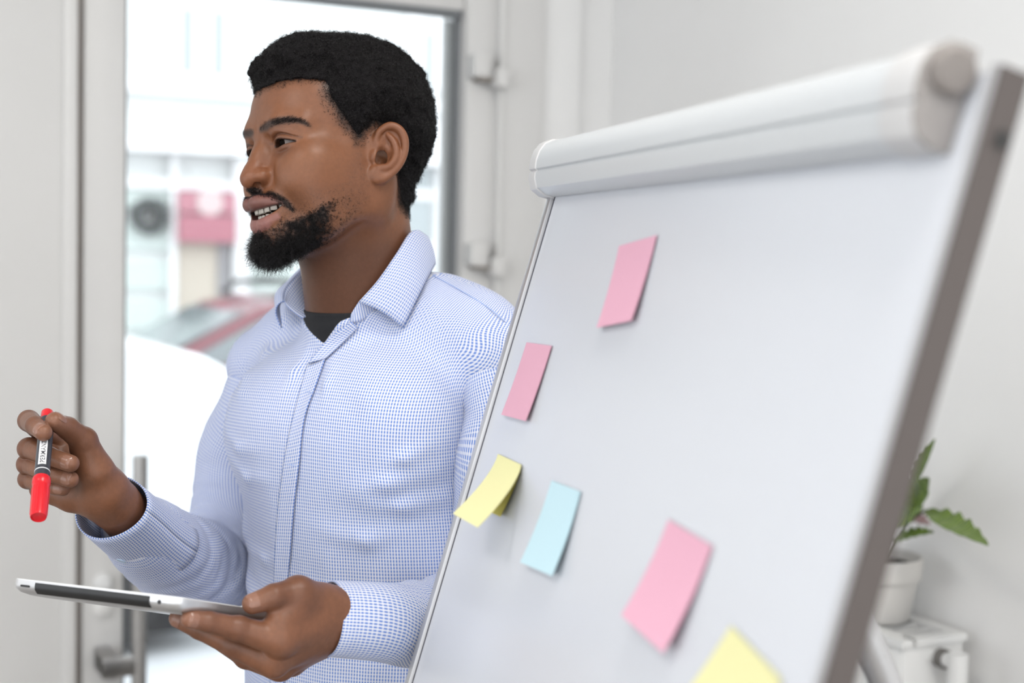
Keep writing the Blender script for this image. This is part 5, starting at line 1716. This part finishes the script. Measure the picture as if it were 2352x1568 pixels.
# far leaf: the inside of the stand shows, the leaf falls away behind it
ft = np.array([T3(*q) for q in [(735, 612, 1.62), (706, 611, 1.605), (676, 640, 1.585), (655, 668, 1.570), (652, 692, 1.556)]])
fb = np.array([T3(*q) for q in [(740, 690, 1.60), (722, 706, 1.575), (718, 716, 1.55), (712, 724, 1.536), (694, 731, 1.530)]])
fm = (ft + fb) / 2 + np.array([-6.0, 2.0, 0.0])
G = loft([ft, fm, fb], 26, 9)
grid_mesh('collar_stand', G, arc_uv(G), M_SHIRT, collar, 1.2)
lt = np.array([T3(*q) for q in [(706, 611, 1.606), (676, 640, 1.586), (655, 668, 1.571), (652, 692, 1.557)]])
lb = np.array([T3(*q) for q in [(690, 660, 1.640), (664, 690, 1.620), (644, 700, 1.600), (648, 752, 1.565)]])
G = loft([lt, (lt + lb) / 2 + np.array([-8.0, -2.0, 4.0]), lb], 26, 9)
grid_mesh('collar_leaf', G[:, ::-1], arc_uv(G), M_SHIRT, collar, 1.4)

# cuffs: open tubes with an inside
def cuff(pts, rads, gap_dir, name='cuff', sq=0.86, flare=1.0):
    C, Rr = crv(np.array([T3(*p) for p in pts]), rads, 5)
    nph = 44
    rings = []
    for i in range(len(C)):
        t = C[min(i + 1, len(C) - 1)] - C[max(i - 1, 0)]; t /= np.linalg.norm(t)
        n1 = np.asarray(gap_dir, float); n1 = n1 - t * (n1 @ t); n1 /= np.linalg.norm(n1); n2 = np.cross(t, n1)
        ph = np.linspace(0, 2 * math.pi, nph)
        rad = Rr[i]
        wv = 1 + 0.03 * np.sin(3 * ph + 1.0)
        rings.append(C[i] + (n1 * np.cos(ph)[:, None] + n2 * np.sin(ph)[:, None] * sq) * (rad * wv)[:, None])
    G = np.stack(rings)
    o = grid_mesh(name, G[::-1], arc_uv(G[::-1])[..., ::-1], M_SHIRT, shirt, 1.6)
    return o, G
rc, rG = cuff([(362, 1250, 1.525), (310, 1210, 1.478), (254, 1163, 1.432)], [46.0, 41.5, 39.0], (0.3, 0.9, -0.5))
lc, lG = cuff([(962, 1434, 1.375), (868, 1427, 1.315), (752, 1420, 1.287)], [42.0, 38.0, 35.5], (-0.2, 1.0, -0.2), sq=0.92)
def button(p, nrm, parent):
    z = Vector(nrm).normalized(); x = z.orthogonal().normalized(); y = z.cross(x)
    M = frame_matrix(t2w(p), x, y, z)
    MB().lathe([(0.0, 0.0016), (0.0028, 0.0016), (0.0040, 0.0022), (0.0052, 0.0018), (0.0052, 0.0), (0.0, 0.0)], 18, M).build('button', M_BUTTON, parent, smooth=True)
bp_ = T3(243, 1277, 1.43)
g = rG[len(rG) // 2]
j = np.argmin(((g - bp_) ** 2).sum(1)); c0 = g.mean(0)
button(g[j] + (g[j] - c0) / np.linalg.norm(g[j] - c0) * 0.4, TR @ ((g[j] - c0)), rc)

# ------------------------------------------------------------------ trousers and shoes, below the picture
def trouser_sdf(P):
    d = ell(P, (0, 8, -430), (160, 126, 110))
    for s in (1, -1):
        d = smin(d, chain(P, [(s * 82, 8, -460), (s * 92, 0, -860), (s * 96, 20, -1268)], [86, 66, 56], 20), 25)
    return np.maximum(d, P[:, 2] + 370)
zfl = -TO[2] * 1000.0
tV, tQ, _ = polygonize_w(trouser_sdf, (-190, -140, zfl + 25), (190, 150, -360), 11.0, t2w, project=1)
link('trousers', np_mesh('trousers', tV, tQ), mat('dark_navy_chino', (0.03, 0.035, 0.05), rough=0.85), person, True)
for s in (1, -1):
    def shoe_sdf(P, s=s):
        d = chain(P, [(s * 96, 45, zfl + 52), (s * 98, -60, zfl + 40), (s * 102, -150, zfl + 34)], [44, 42, 34], 20)
        return np.maximum(d, -(P[:, 2] - zfl - 2.0))
    kV, kQ, _ = polygonize_w(shoe_sdf, (s * 98 - 60, -200, zfl - 8), (s * 98 + 60, 110, zfl + 110), 7.0, t2w, project=1)
    link('shoe', np_mesh('shoe', kV, kQ), mat('brown_leather', (0.07, 0.04, 0.025), rough=0.45), person, True)

# ================================================================== the marker in his right hand
mk_t, mk_b = at(109, 946, 1.374), at(88, 1188, 1.272)
ax = mk_b - mk_t; ML = np.linalg.norm(ax); ax = ax / ML
tc_ = to_cam(mk_t * 0.5 + mk_b * 0.5); yx = tc_ - ax * (tc_ @ ax); yx /= np.linalg.norm(yx)
xx = np.cross(yx, ax)
MM = frame_matrix(mk_t, xx, yx, ax)           # local z down the marker, y towards the viewer
M_RED = mat('red_plastic', (0.72, 0.012, 0.022), rough=0.28)
M_REDD = mat('dark_red_plastic', (0.45, 0.008, 0.016), rough=0.35)
M_BARREL = mat('dark_grey_barrel', (0.045, 0.047, 0.058), rough=0.35)
M_WPRINT = mat('white_label_print', (0.85, 0.85, 0.87), rough=0.5)
M_DPRINT = mat('dark_label_print', (0.03, 0.03, 0.04), rough=0.5)
marker = empty('marker', mk_b, 0, 'red capped permanent marker held between thumb and fingers', 'marker')
rb = 0.0070
capz = ML - 0.047
MB().lathe([(0.0, 0.0), (0.0052, 0.0), (0.0057, 0.0008), (0.0060, 0.0105), (0.0, 0.0105)], 28, MM).build('end_plug', M_RED, marker, smooth=True)
MB().lathe([(0.0, 0.010), (0.0060, 0.010), (0.0072, 0.013), (rb, 0.030), (rb, capz + 0.004), (0.0, capz + 0.004)], 36, MM).build('barrel', M_BARREL, marker, smooth=True)
MB().lathe([(rb + 0.0001, capz - 0.0085), (rb + 0.0002, capz - 0.0085), (rb + 0.0002, capz - 0.0075), (rb + 0.0001, capz - 0.0075)], 36, MM).build('printed_ring', M_WPRINT, marker, smooth=True)
cp = MB().lathe([(0.0, capz), (0.0079, capz), (0.0083, capz + 0.001), (0.0083, capz + 0.0070), (0.0079, capz + 0.0076), (0.0078, capz + 0.011), (0.0074, ML - 0.0016), (0.0070, ML - 0.0003), (0.0064, ML), (0.0059, ML - 0.0012), (0.0, ML - 0.0016)], 36, MM).build('cap', M_RED, marker, smooth=True)
for k in range(10):
    a = 2 * math.pi * k / 10
    MB().tube([(0.0078 * math.cos(a), 0.0078 * math.sin(a), capz + 0.012), (0.0074 * math.cos(a), 0.0074 * math.sin(a), ML - 0.003)], 0.0004, 6, M=MM).build('cap_rib', M_RED, cp, smooth=True)
# white printed panel wrapped on the barrel with the word PERMANENT along it
z0, z1 = 0.026, capz - 0.0125
a0, a1 = R(68), R(128)
n, m = 2, 12
V = []
for i in range(n):
    for j in range(m):
        a = a0 + (a1 - a0) * j / (m - 1)
        V.append(tuple(MM @ Vector(((rb + 0.00022) * math.cos(a), (rb + 0.00022) * math.sin(a), z0 + (z1 - z0) * i))))
i = np.arange(n * m).reshape(n, m)
link('label_panel', np_mesh('label_panel', np.array(V), np.stack([i[:-1, :-1], i[:-1, 1:], i[1:, 1:], i[1:, :-1]], -1).reshape(-1, 4)), M_WPRINT, marker, True)
def lettering(text, size, ang, zstart, m, name):
    """text run along the barrel, reading from the cap towards the end, bent round it"""
    cu = bpy.data.curves.new('t', 'FONT'); cu.body = text; cu.size = size; cu.space_character = 1.06; cu.offset = size * 0.012
    o = bpy.data.objects.new('t', cu); COL.objects.link(o)
    dg = bpy.context.evaluated_depsgraph_get()
    me = bpy.data.meshes.new_from_object(o.evaluated_get(dg))
    bpy.data.objects.remove(o)
    co = np.zeros(len(me.vertices) * 3, np.float32); me.vertices.foreach_get('co', co); co = co.reshape(-1, 3)
    r = rb + 0.00040
    out = []
    for (x, y, _) in co:
        a = ang + y / r            # letter height runs round the barrel
        out.append(tuple(MM @ Vector((r * math.cos(a), r * math.sin(a), zstart - x))))
    me.vertices.foreach_set('co', np.array(out, np.float32).ravel())
    me.update()
    return link(name, me, m, marker)
lettering('PERMANENT', 0.0062, R(80), z1 - 0.0015, M_DPRINT, 'lettering')

# ================================================================== the tablet on his left hand
tk = at(413, 1373, 1.180); tl_ = at(24, 1328, 1.288); tr_ = at(590, 1399, 1.2465)
e1 = tl_ - tk; W1 = float(np.linalg.norm(e1)); e1 = e1 / W1
e2 = tr_ - tk; e2 = e2 - e1 * (e2 @ e1); e2 /= np.linalg.norm(e2)
e3 = np.cross(e2, e1)
if e3[2] < 0: e3 = -e3
TM = frame_matrix(tk, e1, e2, e3)      # x along the edge with the black strip, y along the long edge, z out of the screen
TL, TH = 0.2425, 0.0132
def round_rect(w, l, r, n=7):
    P = []
    for cx, cy, a0 in ((w - r, l - r, 0), (r, l - r, 90), (r, r, 180), (w - r, r, 270)):
        for k in range(n):
            a = R(a0 + 90 * k / (n - 1))
            P.append((cx + r * math.cos(a), cy + r * math.sin(a)))
    return P
M_ALU = mat('brushed_aluminium', (0.66, 0.66, 0.67), rough=0.32, metal=0.75)
M_TWHITE = mat('white_tablet_bezel', (0.80, 0.80, 0.80), rough=0.2)
M_TBLACK = mat('black_plastic_strip', (0.010, 0.010, 0.011), rough=0.4)
M_SCREEN = mat('dark_tablet_screen', (0.015, 0.016, 0.02), rough=0.06, spec=0.6)
tablet = empty('tablet', tk, 0, 'silver tablet computer held flat over his left hand', 'tablet')
# shell: inset stack of rounded rectangles
levels = [(0.0, 0.0), (0.0, -0.0045), (0.0010, -0.0075), (0.0045, -0.0105), (0.012, -0.0125), (0.024, -TH)]
V = []; F = []
base = None
for (ins, z) in levels:
    P = round_rect(W1 - 2 * ins, TL - 2 * ins, max(0.012 - ins * 0.3, 0.006))
    V += [(p + ins, q + ins, z) for p, q in P]
k = len(round_rect(1, 1, 0.1))
for a in range(len(levels) - 1):
    for b in range(k):
        F.append((a * k + b, a * k + (b + 1) % k, (a + 1) * k + (b + 1) % k, (a + 1) * k + b))
F.append(tuple(range(k))); F.append(tuple(reversed(range((len(levels) - 1) * k, len(levels) * k))))
mb = MB(); mb.add(V, F, TM); mb.build('shell', M_ALU, tablet, smooth=True)
P = round_rect(W1 - 0.0008, TL - 0.0008, 0.0116)
mb = MB(); mb.prism([(p + 0.0004, q + 0.0004) for p, q in P], 0.0, 0.0009, 2, TM); mb.build('bezel', M_TWHITE, tablet, smooth=True)
MB().box(0.020, W1 - 0.020, 0.022, TL - 0.022, 0.0008, 0.0012, TM).build('screen', M_SCREEN, tablet)
# black strip, socket and buttons along the near edge: follows the shell profile
def edge_patch(name, x0, x1, za, zb, m, out=0.0003):
    prof = [(-out, -0.0012), (-out, -0.0045), (0.0010 - out, -0.0075 - out * 0.4), (0.0045 - out * 0.7, -0.0105 - out), (0.012, -0.0125 - out)]
    pr = [p for p in prof if za <= p[1] <= zb]
    Vv = []
    for x in (x0, x1):
        for (y, z) in pr: Vv.append((x, y, z))
    kk = len(pr)
    Ff = [(i_, i_ + 1, kk + i_ + 1, kk + i_) for i_ in range(kk - 1)]
    mb = MB(); mb.add(Vv, Ff, TM); return mb.build(name, m, tablet, smooth=True)
edge_patch('antenna_strip', 0.034, W1 - 0.034, -0.0111, 0.0, M_TBLACK, 0.00035)
sx = 0.0225
MB().tube([(sx, -0.0005, -0.0052), (sx, 0.0006, -0.0052)], 0.0018, 16, M=TM).build('headphone_socket', M_TBLACK, tablet, smooth=True)
MB().box(W1 - 0.027, W1 - 0.0155, -0.0009, 0.001, -0.0062, -0.0042, TM).build('power_button', M_TBLACK, tablet, bevel=0.0008)
